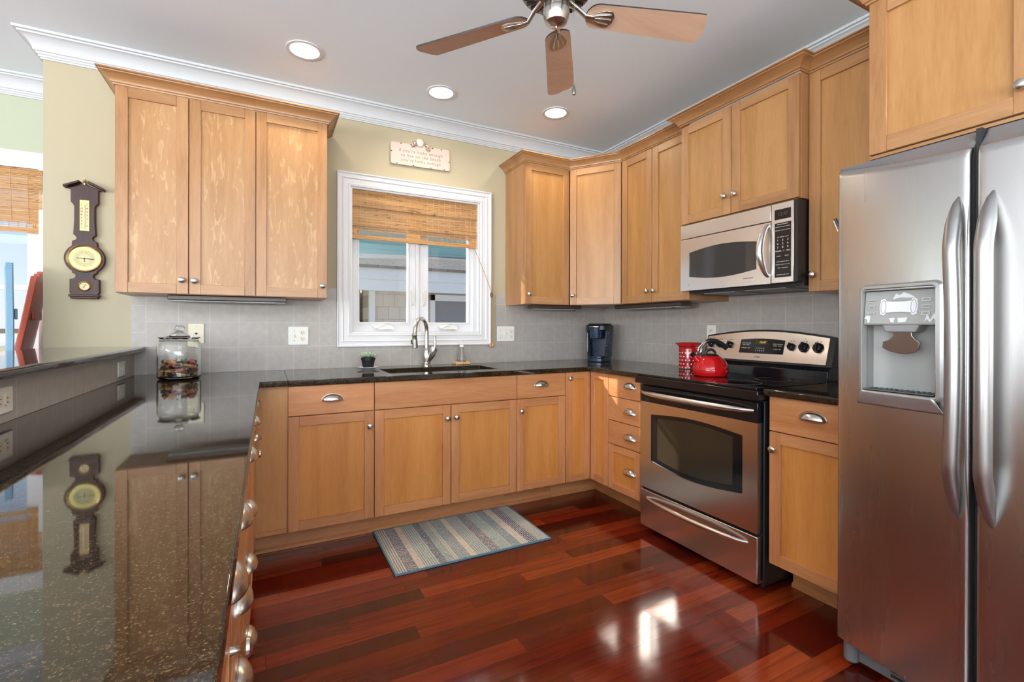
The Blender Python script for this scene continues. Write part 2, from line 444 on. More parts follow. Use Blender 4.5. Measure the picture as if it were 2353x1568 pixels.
# ================================================================== ROOM SHELL
WX, WY = -8.0, -7.0
m = MB(); m.box(WX-.1, .12, WY-.1, .75, -.06, 0); struct(mesh('floor', m, FLOORM))
m = MB(); m.box(WX-.1, .12, WY-.1, .75, H, H+.08); struct(mesh('ceiling', m, CEILP))
# back wall with the kitchen window opening (plane y = 0)
WIN = (-2.10, -1.176, 1.137, 2.108)
m = MB()
m.cells([-3.60, WIN[0], WIN[1], .12], [0, WIN[2], WIN[3], H], lambda a, b: WIN[0] < a < WIN[1] and WIN[2] < b < WIN[3], 0, .12,
        plane=lambda a, b, d: (a, d, b))
m.box(-3.60, -3.48, .12, .59, 0, H)
struct(mesh('wall_back', m, WALLP))
m = MB(); m.box(0, .12, WY, 0, 0, H); struct(mesh('wall_right', m, WALLP))
# dining-side back wall, set further back, with its window
DW = (-5.0, -3.80, .85, 2.12)
m = MB(); m.cells([WX, -7.4, -5.6, DW[0], DW[1], -3.48], [0, DW[2], DW[3], H],
        lambda a, b: ((DW[0] < a < DW[1]) or -7.4 < a < -5.6) and DW[2] < b < DW[3], .59, .71, plane=lambda a, b, d: (a, d, b))  # second opening added for the reflection lamp behind it
struct(mesh('wall_dining', m, WALLG))
# west and south walls with big window openings that let the day in
m = MB(); m.cells([WY, -6.5, -2.6, -1.7, -.2, .71], [0, .35, .65, 2.15, 2.45, H], lambda a, b: (-6.5 < a < -2.6 and .35 < b < 2.45) or (-1.7 < a < -.2 and .65 < b < 2.15), WX-.12, WX, plane=lambda a, b, d: (d, a, b))
struct(mesh('wall_left', m, WALLP))
m = MB(); m.cells([WX, -5.8, -1.0, .12], [0, .25, 2.45, H], lambda a, b: -5.8 < a < -1.0 and .25 < b < 2.45, WY-.12, WY, plane=lambda a, b, d: (a, d, b))
struct(mesh('wall_front', m, WALLP))
# mullions of those windows
m = MB()
for k in range(5): m.box(-5.8+k*1.2-.04, -5.8+k*1.2+.04, WY+.02, WY+.08, .25, 2.45)
for z in (.25, 1.0, 2.41): m.box(-5.8, -1.0, WY+.02, WY+.08, z-.03, z+.03)
struct(mesh('window_3', m, WHITE, bevel=.004))
m = MB()
for k in range(5): m.box(WX+.02, WX+.08, -6.5+k*.975-.04, -6.5+k*.975+.04, .35, 2.45)
for z in (.38, 2.41): m.box(WX+.02, WX+.08, -6.5, -2.6, z-.03, z+.03)
struct(mesh('window_4', m, WHITE, bevel=.004))
m = MB()
for y_ in (-1.68, -.95, -.22): m.box(WX+.02, WX+.08, y_-.035, y_+.035, .65, 2.15)
for z in (.67, 1.40, 2.13): m.box(WX+.02, WX+.08, -1.7, -.2, z-.03, z+.03)
struct(mesh('window_5', m, WHITE, bevel=.004))

# ceiling crown
CP = [(0, -.113), (.008, -.113), (.010, -.106), (.015, -.104), (.015, -.096), (.021, -.091), (.023, -.084), (.030, -.081), (.031, -.075), (.036, -.060),
      (.045, -.043), (.058, -.029), (.070, -.022), (.075, -.021), (.076, -.013), (.089, -.012), (.089, 0), (0, 0)]
CP = [(a, b + H) for a, b in CP]
m = MB(); m.sweep(CP, [(WX, .59), (-3.60, .59), (-3.60, 0), (0, 0), (0, WY)])
struct(mesh('trim_1', m, CROWN, smooth=25))

# backsplash tiles
def splash_cells(name, xs, zs, skip, mat, plane):
    m = MB(); m.cells(xs, zs, skip, 0, .008, plane=plane); return struct(mesh(name, m, mat))
m = MB()
m.cells([-3.177, -2.186, -1.046, -0.008], [.9145, 1.053, 1.3465, 1.431],
        lambda a, b: (-2.186 < a < -1.046 and b > 1.053) or (b > 1.3465 and (a < -2.2746 or a > -.9603) and False), 0, .008, plane=lambda a, b, d: (a, -d, b))
m.box(-3.242, -3.177, -.008, 0, .9145, 1.3465, mi=1)
struct(mesh('wall_tiles_back', m, [TILE_B, TILE_E]))
m = MB(); m.box(-.008, 0, -2.45, -.008, .9145, 1.50); struct(mesh('wall_tiles_right', m, TILE_R))

# raised half wall between kitchen and dining side
m = MB(); m.box(-3.50, -3.236, -4.6, 0, 0, 1.041); struct(mesh('wall_half', m, WALLP))
m = MB(); m.box(-3.236, -3.228, -4.6, -.008, .9145, 1.041); struct(mesh('wall_tiles_half', m, TILE_H))

# ------------------------------------------------------------------ kitchen window
def casing_prof():
    # (out from opening edge is negative travel side), thickness along -y
    return [(0, 0), (0, .012), (.012, .016), (.018, .013), (.042, .015), (.050, .022), (.056, .018), (.072, .020), (.079, .028), (.085, .028), (.085, 0)]
win = bpy.data.objects.new('window_1', None); COL.objects.link(win); win['kind'] = 'structure'
win['label'] = 'white double casement window over the sink'
m = MB()
x0, x1, z0, z1 = WIN
m.sweep(casing_prof(), [(x0, z0), (x0, z1), (x1, z1), (x1, z0)][::-1], closed=True, plane=lambda a, b, u: (a, -u, b))
mesh('window_casing', m, WHITE, win, smooth=25)
m = MB()   # jambs / frame liner
m.cells([x0, x0+.012, x1-.012, x1], [z0, z0+.012, z1-.012, z1], lambda a, b: x0+.012 < a < x1-.012 and z0+.012 < b < z1-.012, 0.0, .12, plane=lambda a, b, d: (a, d, b))
mesh('window_frame', m, WHITE, win, bevel=.002)
def sash(a0, a1, gx0, gx1):
    m = MB(); zz0, zz1, g0, g1 = z0+.012, z1-.012, 1.215, 2.035
    m.cells([a0, gx0, gx1, a1], [zz0, g0, g1, zz1], lambda a, b: gx0 < a < gx1 and g0 < b < g1, .085, .118, plane=lambda a, b, d: (a, d, b))
    m.cells([gx0-.012, gx0, gx1, gx1+.012], [g0-.012, g0, g1, g1+.012], lambda a, b: gx0 < a < gx1 and g0 < b < g1, .078, .085, plane=lambda a, b, d: (a, d, b))
    s = mesh('sash', m, WHITE, win, bevel=.002)
    m = MB(); m.box(gx0-.003, gx1+.003, .104, .108, g0-.003, g1+.003); mesh('glass_pane', m, PANE, s)
    return s
S1 = sash(x0+.012, -1.640, -2.031, -1.698)
S2 = sash(-1.618, x1-.012, -1.547, -1.237)
m = MB(); m.box(-1.640, -1.618, .070, .118, z0+.012, z1-.012); mesh('mullion', m, WHITE, win, bevel=.002)
for px, par in ((-1.668, S1), (-1.585, S2)):
    m = MB(); m.tube([(px, .080, 1.335), (px+.002, .066, 1.350), (px+.003, .062, 1.39), (px+.002, .064, 1.43), (px, .078, 1.446)], [.006, .005, .005, .005, .006], 8)
    mesh('sash_lock', m, IVORY, par)
for cx_, par in ((-1.872, S1), (-1.405, S2)):
    m = MB()
    pts = [(-.075, .004), (-.06, -.012), (-.02, -.020), (.03, -.016), (.075, -.020), (.07, 0.0), (.04, .014), (0, .018), (-.04, .012)]
    m.prism([(cx_+a, 1.182+b) for a, b in pts], .050, .085, plane=lambda a, b, d: (a, d, b))
    m.tube([(cx_+.03, .056, 1.19), (cx_-.01, .046, 1.192), (cx_-.055, .05, 1.172)], [.006, .005, .007], 8)
    mesh('crank_operator', m, WHITEP, par, bevel=.004)
    m = MB(); m.box(cx_+.008, cx_+.05, .080, .0845, 1.2005, 1.208); mesh('maker_sticker', m, GREY, par)

# ------------------------------------------------------------------ woven shade builder
def shade(name, label, xa, xb, ytop, ztop, layers, bottom, gap=0.0065, strings=0.042, see=None):
    t = thing(name, label, 'window shade', ((xa+xb)/2, ytop, ztop))
    hw = (xb-xa)/2
    m = MB(); m.box(-hw, hw, -.008, .012, -.030, 0); mesh('headrail', m, BAMBOO, t)
    k = 0
    for (za, zb, y) in layers:
        m = MB(); z = za
        while z > zb:
            w = gap*rnd.uniform(.75, 1.0)
            m.box(-hw, hw, y-.002+rnd.uniform(-.0008, .0008), y+.001, z-w-ztop, z-ztop-.0005)
            z -= gap
        x = -hw+.02
        while x < hw:
            m.box(x-.0010, x+.0010, y-.0042, y-.002, zb-ztop, za-ztop, mi=1); x += strings
        mesh('woven_fold', m, [BAMBOO, STRING], t, fix=False)
    # open bottom hem: two battens with light between
    z = bottom
    m = MB()
    y = layers[-1][2]
    m.box(-hw, hw, y-.003, y+.003, z-ztop, z+.028-ztop)
    m.box(-hw, -hw+.045, y-.003, y+.003, z+.028-ztop, z+.062-ztop); m.box(hw-.045, hw, y-.003, y+.003, z+.028-ztop, z+.062-ztop)
    if see: m.box(see[0]-(xa+xb)/2, see[1]-(xa+xb)/2, y-.003, y+.003, z+.028-ztop, z+.062-ztop)
    for q in (.036, .046, .056): m.box(-hw, hw, y-.0015, y+.0015, z+q-ztop, z+q+.0022-ztop)
    x = -hw+.02
    while x < hw:
        m.box(x-.0013, x+.0013, y-.0045, y-.0032, z+.026-ztop, z+.064-ztop); x += .0385
    mesh('bottom_hem', m, BAMBOO, t, fix=False)
    return t
sh = shade('bamboo_shade', 'brown woven bamboo shade folded up in the white window over the sink', x0+.004, x1-.006, .035, 2.104,
      [(2.10, 1.985, -.014), (1.995, 1.885, -.002), (1.895, 1.862, -.012), (1.87, 1.832, -.002)], 1.772, see=(-1.72, -1.62))
cord = thing('shade_cord', 'tan pull cord hanging down the right side of the window casing', 'cord', (-1.09, -.036, 1.04))
m = MB(); P = [(-1.361, -.030, 2.02), (-1.25, -.033, 1.80), (-1.14, -.036, 1.56), (-1.095, -.036, 1.45)]
P = [(a+1.09, b+.036, c-1.04) for a, b, c in P]; m.tube(P, .0022, 6); mesh('cord_line', m, CORDM, cord)
m = MB(); m.tube([(-.002, 0, .41), (.003, 0, .2), (-.003, 0, .02)], .0018, 6); m.tube([(-.004, 0, .41), (-.008, 0, .25), (-.006, 0, .02)], .0018, 6); mesh('cord_line', m, CORDM, cord)
m = MB(); m.lathe([(.002, -.022), (.009, -.016), (.011, 0), (.007, .016), (.003, .02)], (-.003, 0, .385), 14); mesh('toggle', m, plain('dark_wood_toggle', '#7a4a26', .5), cord)
for dx in (-.009, .008):
    m = MB(); m.lathe([(.003, -.014), (.010, -.010), (.011, 0), (.006, .012), (.002, .018)], (dx, 0, .005), 14); mesh('tassel', m, plain('wood_tassel', '#c4935c', .5), cord)

# ------------------------------------------------------------------ dining window
win2 = bpy.data.objects.new('window_2', None); COL.objects.link(win2); win2['kind'] = 'structure'; win2['label'] = 'white sash window of the dining side'
a0, a1, b0, b1 = DW
m = MB(); m.cells([a0-.09, a0, a1, a1+.11], [b0-.05, b0, b1, b1+.10], lambda a, b: a0 < a < a1 and b0 < b < b1, 0, .02, plane=lambda a, b, d: (a, .59-d, b))
mesh('window_casing', m, WHITE, win2, bevel=.003)
m = MB(); m.cells([a0, a0+.03, a1-.070, a1], [b0, b0+.04, 1.085, 1.137, 1.398, 1.428, b1-.04, b1], lambda a, b: a0+.03 < a < a1-.070 and (b0+.04 < b < 1.085 or 1.137 < b < 1.398 or 1.428 < b < b1-.04), .63, .66, plane=lambda a, b, d: (a, d, b))
mesh('sash', m, WHITE, win2, bevel=.002)
m = MB(); m.box(a0+.03, a1-.025, .643, .647, b0+.04, b1-.04); mesh('glass_pane', m, PANE, win2)
shade('bamboo_shade', 'tan woven bamboo shade at the left edge of the picture, beside the bar', a0+.01, a1+.018, .575, 2.115,
      [(2.11, 1.985, -.012), (1.99, 1.880, -.004), (1.885, 1.84, 0.0), (1.85, 1.80, .004)], 1.74, gap=.008, strings=.075)

# ================================================================== CABINETS
def knob(parent, x, z, y=0.0):
    m = MB(); M = Matrix.Rotation(pi/2, 4, 'X')
    m.lathe([(.0075, 0), (.0065, .004), (.005, .010), (.0065, .015), (.0135, .019), (.0158, .023), (.0150, .028), (.010, .0315), (.0035, .033), (0, .033)], (x, y, z), 20, M=M)
    return mesh('knob', m, NICKEL, parent)
def cup(parent, x, z, y=0.0, a=.052, h=.034, d=.027):
    m = MB()
    m.grid(lambda u, v: (x + a*cos(pi*u)*(1 if .001 < u < .999 else 1), y - .002 - d*sin(pi/2*v)*sin(pi*u), z - .014 + h*cos(pi/2*v)*sin(pi*u)), 24, 10)
    o = mesh('cup_handle', m, NICKEL, parent, solid=.0022, fix=False, smooth=60)
    m = MB(); m.sweep([(-.001, 0), (-.001, .003), (.004, .003), (.004, 0)], [(x - a*cos(pi*k/16), z - .014 + h*sin(pi*k/16)) for k in range(17)][::-1], plane=lambda p, q, r: (p, y - r, q))
    mesh('handle_flange', m, NICKEL, o)
    return o
def shaker(parent, x0, x1, z0, z1, name='door', panel=None, fw=.050, th=.020, knobs=()):
    """door in the cabinet's local frame; front face at y=0, body behind at y=th"""
    g = .0021; x0 += g; x1 -= g; z0 += g; z1 -= g
    m = MB()
    m.box(x0, x0+fw, 0, th, z0, z1, 0); m.box(x1-fw, x1, 0, th, z0, z1, 0)
    m.box(x0+fw, x1-fw, 0, th, z0, z0+fw, 1); m.box(x0+fw, x1-fw, 0, th, z1-fw, z1, 1)
    m.box(x0+fw-.002, x1-fw+.002, .0105, th-.002, z0+fw-.002, z1-fw+.002, 2)
    o = mesh(name, m, [MAPLE_V, MAPLE_H, panel or MAPLE_P], parent, bevel=.0012, seg=1)
    for kx, kz in knobs: knob(o, kx, kz)
    return o
def slab(parent, x0, x1, z0, z1, name='drawer_front', cups=(), th=.020, mat=None):
    g = .0021; m = MB(); m.box(x0+g, x1-g, 0, th, z0+g, z1-g, 0)
    o = mesh(name, m, [mat or MAPLE_H], parent, bevel=.0015, seg=1)
    for kx, kz in cups: cup(o, kx, kz)
    return o
def carcass(parent, x0, x1, z0, z1, depth, y0=.0205, name='body'):
    m = MB(); m.box(x0, x1, y0, depth, z0, z1); return mesh(name, m, MAPLE_V, parent)
def toe(parent, x0, x1, yk=.178, depth=.6, quarter=True):
    m = MB(); m.box(x0, x1, yk, yk+.015, 0.0, .147)
    o = mesh('toe_kick', m, MAPLE_H, parent)
    m = MB(); m.sweep([(0, .001), (.012, .001), (.012, .014), (.006, .020), (0, .022)], [(x0, yk), (x1, yk)])
    mesh('shoe_moulding', m, MAPLE_H, o); return o

B, RX = -.638, -.6294
ZT, ZB, ZD = .8835, .148, .730
gB = 'maple base cabinets under the window counter'
_up = (MAPLE_V, MAPLE_H, MAPLE_P)
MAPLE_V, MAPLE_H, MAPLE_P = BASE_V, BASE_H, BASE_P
# --- back run
def base_unit(label, xa, xb, loc, rot, fn, group=None):
    t = thing('base_cabinet', label, 'cabinet', loc, rot, group)
    w = xb-xa
    if 'sink' in label and 'wide' in label:
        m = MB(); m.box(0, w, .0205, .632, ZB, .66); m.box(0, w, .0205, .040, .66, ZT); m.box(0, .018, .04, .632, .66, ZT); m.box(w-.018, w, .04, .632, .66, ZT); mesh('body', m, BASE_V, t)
    else: carcass(t, 0, w, ZB, ZT, .632)
    toe(t, 0, w); fn(t, w); return t
def f1(t, w):
    slab(t, 0, w, ZD, ZT, cups=[(w*.495, .813)]); shaker(t, 0, w, ZB, ZD, knobs=[(w-.026, .650)])
base_unit('maple base cabinet with one drawer and one door, left of the sink doors', -2.4927, -2.0696, (-2.4927, B, 0), 0, f1)
def f2(t, w):
    slab(t, 0, w, ZD, ZT, name='false_front'); mid = 1.6313; mid = -1.6313+2.0696
    shaker(t, 0, mid, ZB, ZD, knobs=[(mid-.026, .652)]); shaker(t, mid, w, ZB, ZD, knobs=[(mid+.028, .655)])
base_unit('wide maple sink base with plain top panel and two doors, behind the rug', -2.0696, -1.1957, (-2.0696, B, 0), 0, f2)
def f3(t, w):
    slab(t, 0, w, ZD, ZT, cups=[(w*.49, .817)]); shaker(t, 0, w, ZB, ZD, knobs=[(.026, .655)])
base_unit('narrow maple base cabinet with drawer and door, right of the sink doors', -1.1957, -.8324, (-1.1957, B, 0), 0, f3)
# corner unit: two slim doors meeting in the inside corner
t = thing('corner_base_cabinet', 'maple corner base cabinet with two slim full-height doors, where the runs meet', 'cabinet', (-.8324, B, 0))
m = MB(); m.box(0, .8324-.004, .0205, .632, ZB, ZT); m.box(.8324+RX+.0205, .8284, B+.8288-.638+.447, .0205, ZB, ZT) if False else None
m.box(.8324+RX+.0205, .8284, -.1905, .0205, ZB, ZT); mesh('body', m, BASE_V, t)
shaker(t, 0, .8324+RX, ZB, ZT, knobs=[(.028, .842)], fw=.045)
e = empty_part('door', t, (.8324+RX, 0, 0)); e.rotation_euler = (0, 0, -pi/2)
E2 = shaker(t, 0, .1908, ZB, ZT, fw=.045); E2.location = (.8324+RX, 0, 0); E2.rotation_euler = (0, 0, -pi/2)
bpy.data.objects.remove(e)
m = MB(); m.box(0, .8324+RX+.178, .178, .193, 0, .147); m.box(.8324+RX+.178, .8324+RX+.193, -.19, .178, 0, .147)
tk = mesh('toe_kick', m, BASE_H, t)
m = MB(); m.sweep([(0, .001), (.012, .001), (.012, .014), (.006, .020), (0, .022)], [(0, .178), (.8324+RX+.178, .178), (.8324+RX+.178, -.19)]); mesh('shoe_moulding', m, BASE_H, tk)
# filler panel at the inner left corner
t = thing('filler_panel', 'plain maple filler panel between the peninsula drawers and the back cabinets', 'panel', (-2.64, B+.020, 0))
m = MB(); m.box(0, .1473, 0, .018, ZB+.020, ZT); mesh('panel', m, wood('maple_filler', 'z', base='#c78f56', dark='#b57c45', light='#cf9a60'), t)
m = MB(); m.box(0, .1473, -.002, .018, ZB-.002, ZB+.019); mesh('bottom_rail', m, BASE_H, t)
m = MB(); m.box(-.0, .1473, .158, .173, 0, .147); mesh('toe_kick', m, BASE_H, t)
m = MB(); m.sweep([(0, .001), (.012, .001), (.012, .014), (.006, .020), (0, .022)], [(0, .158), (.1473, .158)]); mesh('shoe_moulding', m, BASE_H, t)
# --- right run
RR = -pi/2
t = thing('drawer_cabinet', 'maple four-drawer base cabinet left of the oven', 'cabinet', (RX, -.8288, 0), RR)
w = .294; carcass(t, 0, w, ZB, ZT, .625); toe(t, 0, w)
for za, zb, cz in ((.741, ZT, .825), (.588, .741, .667), (.437, .588, .511)): slab(t, 0, w, za, zb, cups=[(w*.70, cz)])
o = shaker(t, 0, w, ZB, .437, name='drawer_front', fw=.045); cup(o, w*.70, .299)
t = thing('base_cabinet', 'maple base cabinet with drawer and door between the oven and the fridge', 'cabinet', (RX, -1.9243, 0), RR)
w = .345; carcass(t, 0, w, ZB, ZT, .625); toe(t, 0, w)
slab(t, 0, w, ZD, ZT, cups=[(.189, .821)]); shaker(t, 0, w, ZB, ZD, knobs=[(.028, .655)])
# --- peninsula (faces +x)
PX = -2.635
units = [(-1.00, -.645, 'far', [(.82), (.66)]), (-1.34, -1.00, 'd', None), (-2.06, -1.34, 'stack', None), (-2.32, -2.06, 'st2', None), (-2.78, -2.32, 'near', None)]
lab = ['maple drawer cabinet of the peninsula nearest the back wall', 'maple peninsula cabinet with one drawer, second from the back wall',
       'wide maple peninsula cabinet of stacked drawers in the middle of the row', 'narrow maple peninsula cabinet just beyond the nearest one', 'maple peninsula cabinet nearest the camera']
for (ya, yb, kind, _), lb in zip(units, lab):
    t = thing('peninsula_cabinet', lb, 'cabinet', (PX, ya, 0), pi/2, None)
    w = yb-ya; carcass(t, 0, w, ZB, ZT, .58); 
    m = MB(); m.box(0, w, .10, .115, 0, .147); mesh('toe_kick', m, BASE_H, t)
    if kind in ('far', 'stack'):
        c = w*.5 if kind == 'stack' else .295
        c = w-.06 if kind == 'far' else w*.5
        for za, zb, cz in ((.741, ZT, .82), (.588, .741, .665), (.437, .588, .511), (ZB, .437, .30)): slab(t, 0, w, za, zb, cups=[(c, cz)] if not (kind == 'far' and cz < .6) else [])
    elif kind == 'st2':
        for za, zb, cz in ((.741, ZT, .82), (.588, .741, .665), (.437, .588, .511), (ZB, .437, .30)): slab(t, 0, w, za, zb, cups=[(w*.5, cz)])
    else:
        slab(t, 0, w, ZD, ZT, cups=[(w*.5 if kind == 'd' else w*.72, .82)]); shaker(t, 0, w, ZB, ZD, knobs=[(w-.03, .655)])

MAPLE_V, MAPLE_H, MAPLE_P = _up
# --- wall cabinets
ZU, ZUT = 1.347, 2.359
CORN = [(0, 0), (.006, 0), (.008, .006), (.014, .009), (.015, .016), (.020, .024), (.030, .034), (.044, .043), (.050, .045), (.051, .050), (.060, .052), (.060, .058), (0, .058)]
def cornice(parent, path, z=ZUT-.002, name='crown_moulding', mat=None):
    m = MB(); m.sweep([(a, b+z) for a, b in CORN], path); return mesh(name, m, mat or MAPLE_H, parent, smooth=25)
UL = -.3164
t = thing('wall_cabinet', 'maple wall cabinet with two doors beside the barometer', 'cabinet', (-3.2437, UL, 0))
carcass(t, 0, .6034, ZU, ZUT, .3124)
shaker(t, 0, .3001, ZU, ZUT, panel=MAPLE_F, knobs=[(.273, 1.419)]); shaker(t, .3001, .6034, ZU, ZUT, panel=MAPLE_F, knobs=[(.327, 1.417)])
cornice(t, [(0, .3124), (0, 0), (.6034, 0)])
t = thing('wall_cabinet', 'maple wall cabinet with a single door just left of the window', 'cabinet', (-2.6403, UL, 0))
carcass(t, 0, .3657, ZU, ZUT, .3124); shaker(t, 0, .3657, ZU, ZUT, panel=MAPLE_F, knobs=[(.339, 1.417)])
cornice(t, [(0, 0), (.3657, 0), (.3657, .3124)])
t = thing('wall_cabinet', 'maple wall cabinet with a single door just right of the window', 'cabinet', (-.9603, UL, 0))
carcass(t, 0, .372, ZU, ZUT, .3124); shaker(t, 0, .3749, ZU, ZUT, knobs=[(.026, 1.418)])
# diagonal corner
dA, dB = Vector((-.5854, UL)), Vector((-.355, -.635)); dl = (dB-dA).length; da = atan2((dB-dA).y, (dB-dA).x)
t = thing('corner_wall_cabinet', 'maple corner wall cabinet with a slanted door between the two walls', 'cabinet', (dA.x, dA.y, 0), da)
m = MB(); loc2 = lambda p: ((p[0]-dA.x)*cos(-da)-(p[1]-dA.y)*sin(-da), (p[0]-dA.x)*sin(-da)+(p[1]-dA.y)*cos(-da))
nx, ny = -sin(da)*.0205, cos(da)*.0205
m.prism([loc2(p) for p in ((dA.x+nx-.0, dA.y+ny), (dB.x+nx, dB.y+ny), (-.0, -.635), (-.004, -.004), (-.5854, -.004))], ZU, ZUT)
mesh('body', m, MAPLE_V, t); shaker(t, .004, dl-.004, ZU, ZUT, knobs=[(.03, 1.418)])
t = thing('wall_cabinet', 'maple wall cabinet with two narrow doors left of the microwave', 'cabinet', (-.3549, -.635, 0), RR)
carcass(t, 0, .604, ZU, ZUT, .351); shaker(t, 0, .2924, ZU, ZUT, knobs=[(.262, 1.422)]); shaker(t, .2924, .604, ZU, ZUT, knobs=[(.322, 1.420)])
t = thing('crown_moulding', 'maple crown moulding that follows the slanted corner cabinets', 'moulding', (0, 0, 0))
m = MB(); m.sweep([(a, b+ZUT-.002) for a, b in CORN], [(-.9603, -.004), (-.9603, UL), (-.5854, UL), (-.3549, -.635), (-.3549, -1.239)]); mesh('moulding_run', m, MAPLE_H, t, smooth=25)
t = thing('wall_cabinet', 'short maple wall cabinet with two doors directly over the microwave', 'cabinet', (-.4259, -1.2392, 0), RR)
carcass(t, 0, .691, 1.780, ZUT, .422); shaker(t, 0, .3344, 1.780, ZUT-.006, knobs=[(.247, 1.877), (.3044, 1.877)][1:]); shaker(t, .3344, .691, 1.780, ZUT-.006, knobs=[(.3044+.062, 1.875)])
cornice(t, [(0, .071), (0, 0), (.691, 0), (.691, .071)])
t = thing('wall_cabinet', 'tall maple wall cabinet with one door between microwave and fridge', 'cabinet', (-.3549, -1.9312, 0), RR)
carcass(t, 0, .378, ZU, ZUT, .351); shaker(t, 0, .376, ZU, ZUT, knobs=[(.026, 1.426)])
cornice(t, [(0, 0), (.378, 0)])
t = thing('wall_cabinet', 'deep maple cabinet with two doors above the fridge', 'cabinet', (-.64, -2.3106, 0), RR)
carcass(t, 0, .93, 1.806, ZUT, .636)
shaker(t, 0, .432, 1.806, ZUT, knobs=[(.432-.035, 1.884)], fw=.055); shaker(t, .432, .93, 1.806, ZUT, knobs=[(.432+.04, 1.884)], fw=.055)
m = MB(); m.box(0, .93, .012, .03, 1.795, 1.806); mesh('bottom_rail', m, MAPLE_H, t)
m = MB(); m.box(-.018, 0, .0205, .636, 0.0, ZUT); 
m = MB(); m.box(-.0, .016, .06, .20, 1.735, 1.795); 
cornice(t, [(0, .285), (0, 0), (.93, 0)])
# strip of side panel visible left of the fridge
# under-cabinet lights
def ucl(label, loc, rot, L):
    t = thing('under_cabinet_light', label, 'light fixture', loc, rot)
    m = MB(); m.box(0, L, 0, .10, .010, .034); mesh('housing', m, plain('brown_fixture', '#4a3a30', .35), t, bevel=.003)
    m = MB(); m.box(.004, L-.004, -.003, .096, .001, .008); mesh('lens', m, plain('grey_fixture_lens', '#8e8f8c', .3), t, bevel=.002)
    m = MB(); m.box(L-.075, L-.055, .002, .014, -.004, .003); mesh('switch', m, BLACKM, t)
    return t
ucl('long dark under-cabinet light below the left wall cabinets', (-3.044, -.250, 1.3115), 0, .557)
ucl('short dark under-cabinet light below the cabinet right of the window', (-.846, -.250, 1.3115), 0, .422)
ucl('dark under-cabinet light below the cabinet left of the microwave', (-.250, -.432, 1.3115), RR, .64)

# ================================================================== COUNTERTOPS
C = -.658; CR = -.6614; ZC = .914
m = MB()
m.cells([-3.227, -2.6155, -2.4923], [-2.85, C, -.009], lambda a, b: a > -2.6155 and b < C, .8845, ZC)
o = mesh('countertop', m, GRANITE, loc=(-3.227, -2.85, .8845), bevel=.003, seg=3); tag(o, 'polished dark granite peninsula counter with the candy jar, at left', 'countertop')
m = MB(); SX0, SX1, SY0, SY1 = -1.955, -1.262, -.520, -.195
m.cells([-2.4919, SX0, SX1, CR, -.009], [-1.138, C, SY0, SY1, -.009], lambda a, b: (a < CR and b < C) or (SX0 < a < SX1 and SY0 < b < SY1), .8845, ZC)
o = mesh('countertop', m, GRANITE, loc=(-2.4912, -1.138, .8845), bevel=.003, seg=3); tag(o, 'L-shaped black granite counter holding the sink, running to the oven', 'countertop')
m = MB(); m.box(CR, -.009, -2.283, -1.917, .8845, ZC); o = mesh('countertop', m, GRANITE, loc=(CR, -2.283, .8845), bevel=.006, seg=3)
tag(o, 'small black granite counter piece between oven and fridge', 'countertop')
m = MB(); m.box(-3.61, -3.177, -4.6, -.003, 1.0425, 1.0715); o = mesh('raised_counter', m, GRANITE, loc=(-3.61, -4.6, 1.0425), bevel=.010, seg=3)
tag(o, 'raised granite bar top on the half wall at far left', 'bar top')
# scratch/hair on the counter
# sink
t = thing('sink', 'undermount stainless sink set in the black counter below the window', 'sink', ((SX0+SX1)/2, (SY0+SY1)/2, .70))
hx, hy = (SX1-SX0)/2+.006, (SY1-SY0)/2+.006
m = MB(); 
m.cells([-hx-.012, -hx, hx, hx+.012], [-hy-.012, -hy, hy, hy+.012], lambda a, b: abs(a) < hx and abs(b) < hy, .004, .184)
m.box(-hx, hx, -hy, hy, 0, .006); mesh('basin', m, steel('sink_steel', (.6, .6, .6), .3), t, bevel=.004)
m = MB(); m.lathe([(.04, 0), (.042, .004), (.03, .003), (.028, -.001), (.0, -.001)], (0.02, 0, .007), 24); mesh('drain', m, CHROME, t)
# faucet
t = thing('faucet', 'brushed nickel pull-down faucet behind the sink', 'faucet', (-1.612, -.095, ZC), R_(-45))
m = MB(); m.lathe([(.032, 0), (.032, .006), (.028, .012), (.029, .016), (.029, .020), (.024, .026), (.0262, .05), (.026, .075), (.022, .100), (.0165, .118), (.015, .122)], (0, 0, 0), 24); mesh('base', m, NICKEL, t)
P = []
for k in range(13):
    a = pi*k/12
    P.append((0, -.080 + .080*cos(a), .238 + .085*sin(a)))
P = [(0, 0, .12), (0, 0, .18)] + P + [(0, -.168, .212)]
m = MB(); m.tube(P, [.0150, .0145] + [.0140]*13 + [.0150], 16); mesh('spout', m, NICKEL, t)
m = MB(); a_ = Matrix.Rotation(R_(7), 4, 'X')
m.lathe([(.0, -.082), (.017, -.082), (.0205, -.079), (.020, -.060), (.0185, -.03), (.0165, -.006), (.0180, -.003), (.0180, .004), (.0150, .008)], (0, -.168, .212), 20, M=a_); o = mesh('spray_head', m, NICKEL, t)
m = MB(); m.box(-.020, -.010, -.180, -.166, .155, .185); mesh('spray_button', m, BLACKM, o, bevel=.003)
m = MB(); m.tube([(.018, -.002, .035), (.042, -.004, .075), (.056, -.006, .105), (.060, -.006, .125)], [.013, .021, .024, .020], 16); o = mesh('valve_body', m, NICKEL, t)
m = MB(); m.tube([(.058, -.006, .120), (.066, -.004, .140), (.066, -.002, .170), (.062, 0, .19), (.060, .002, .205), (.059, .002, .212)], [.018, .010, .007, .011, .010, .004], 14); mesh('lever', m, NICKEL, o)

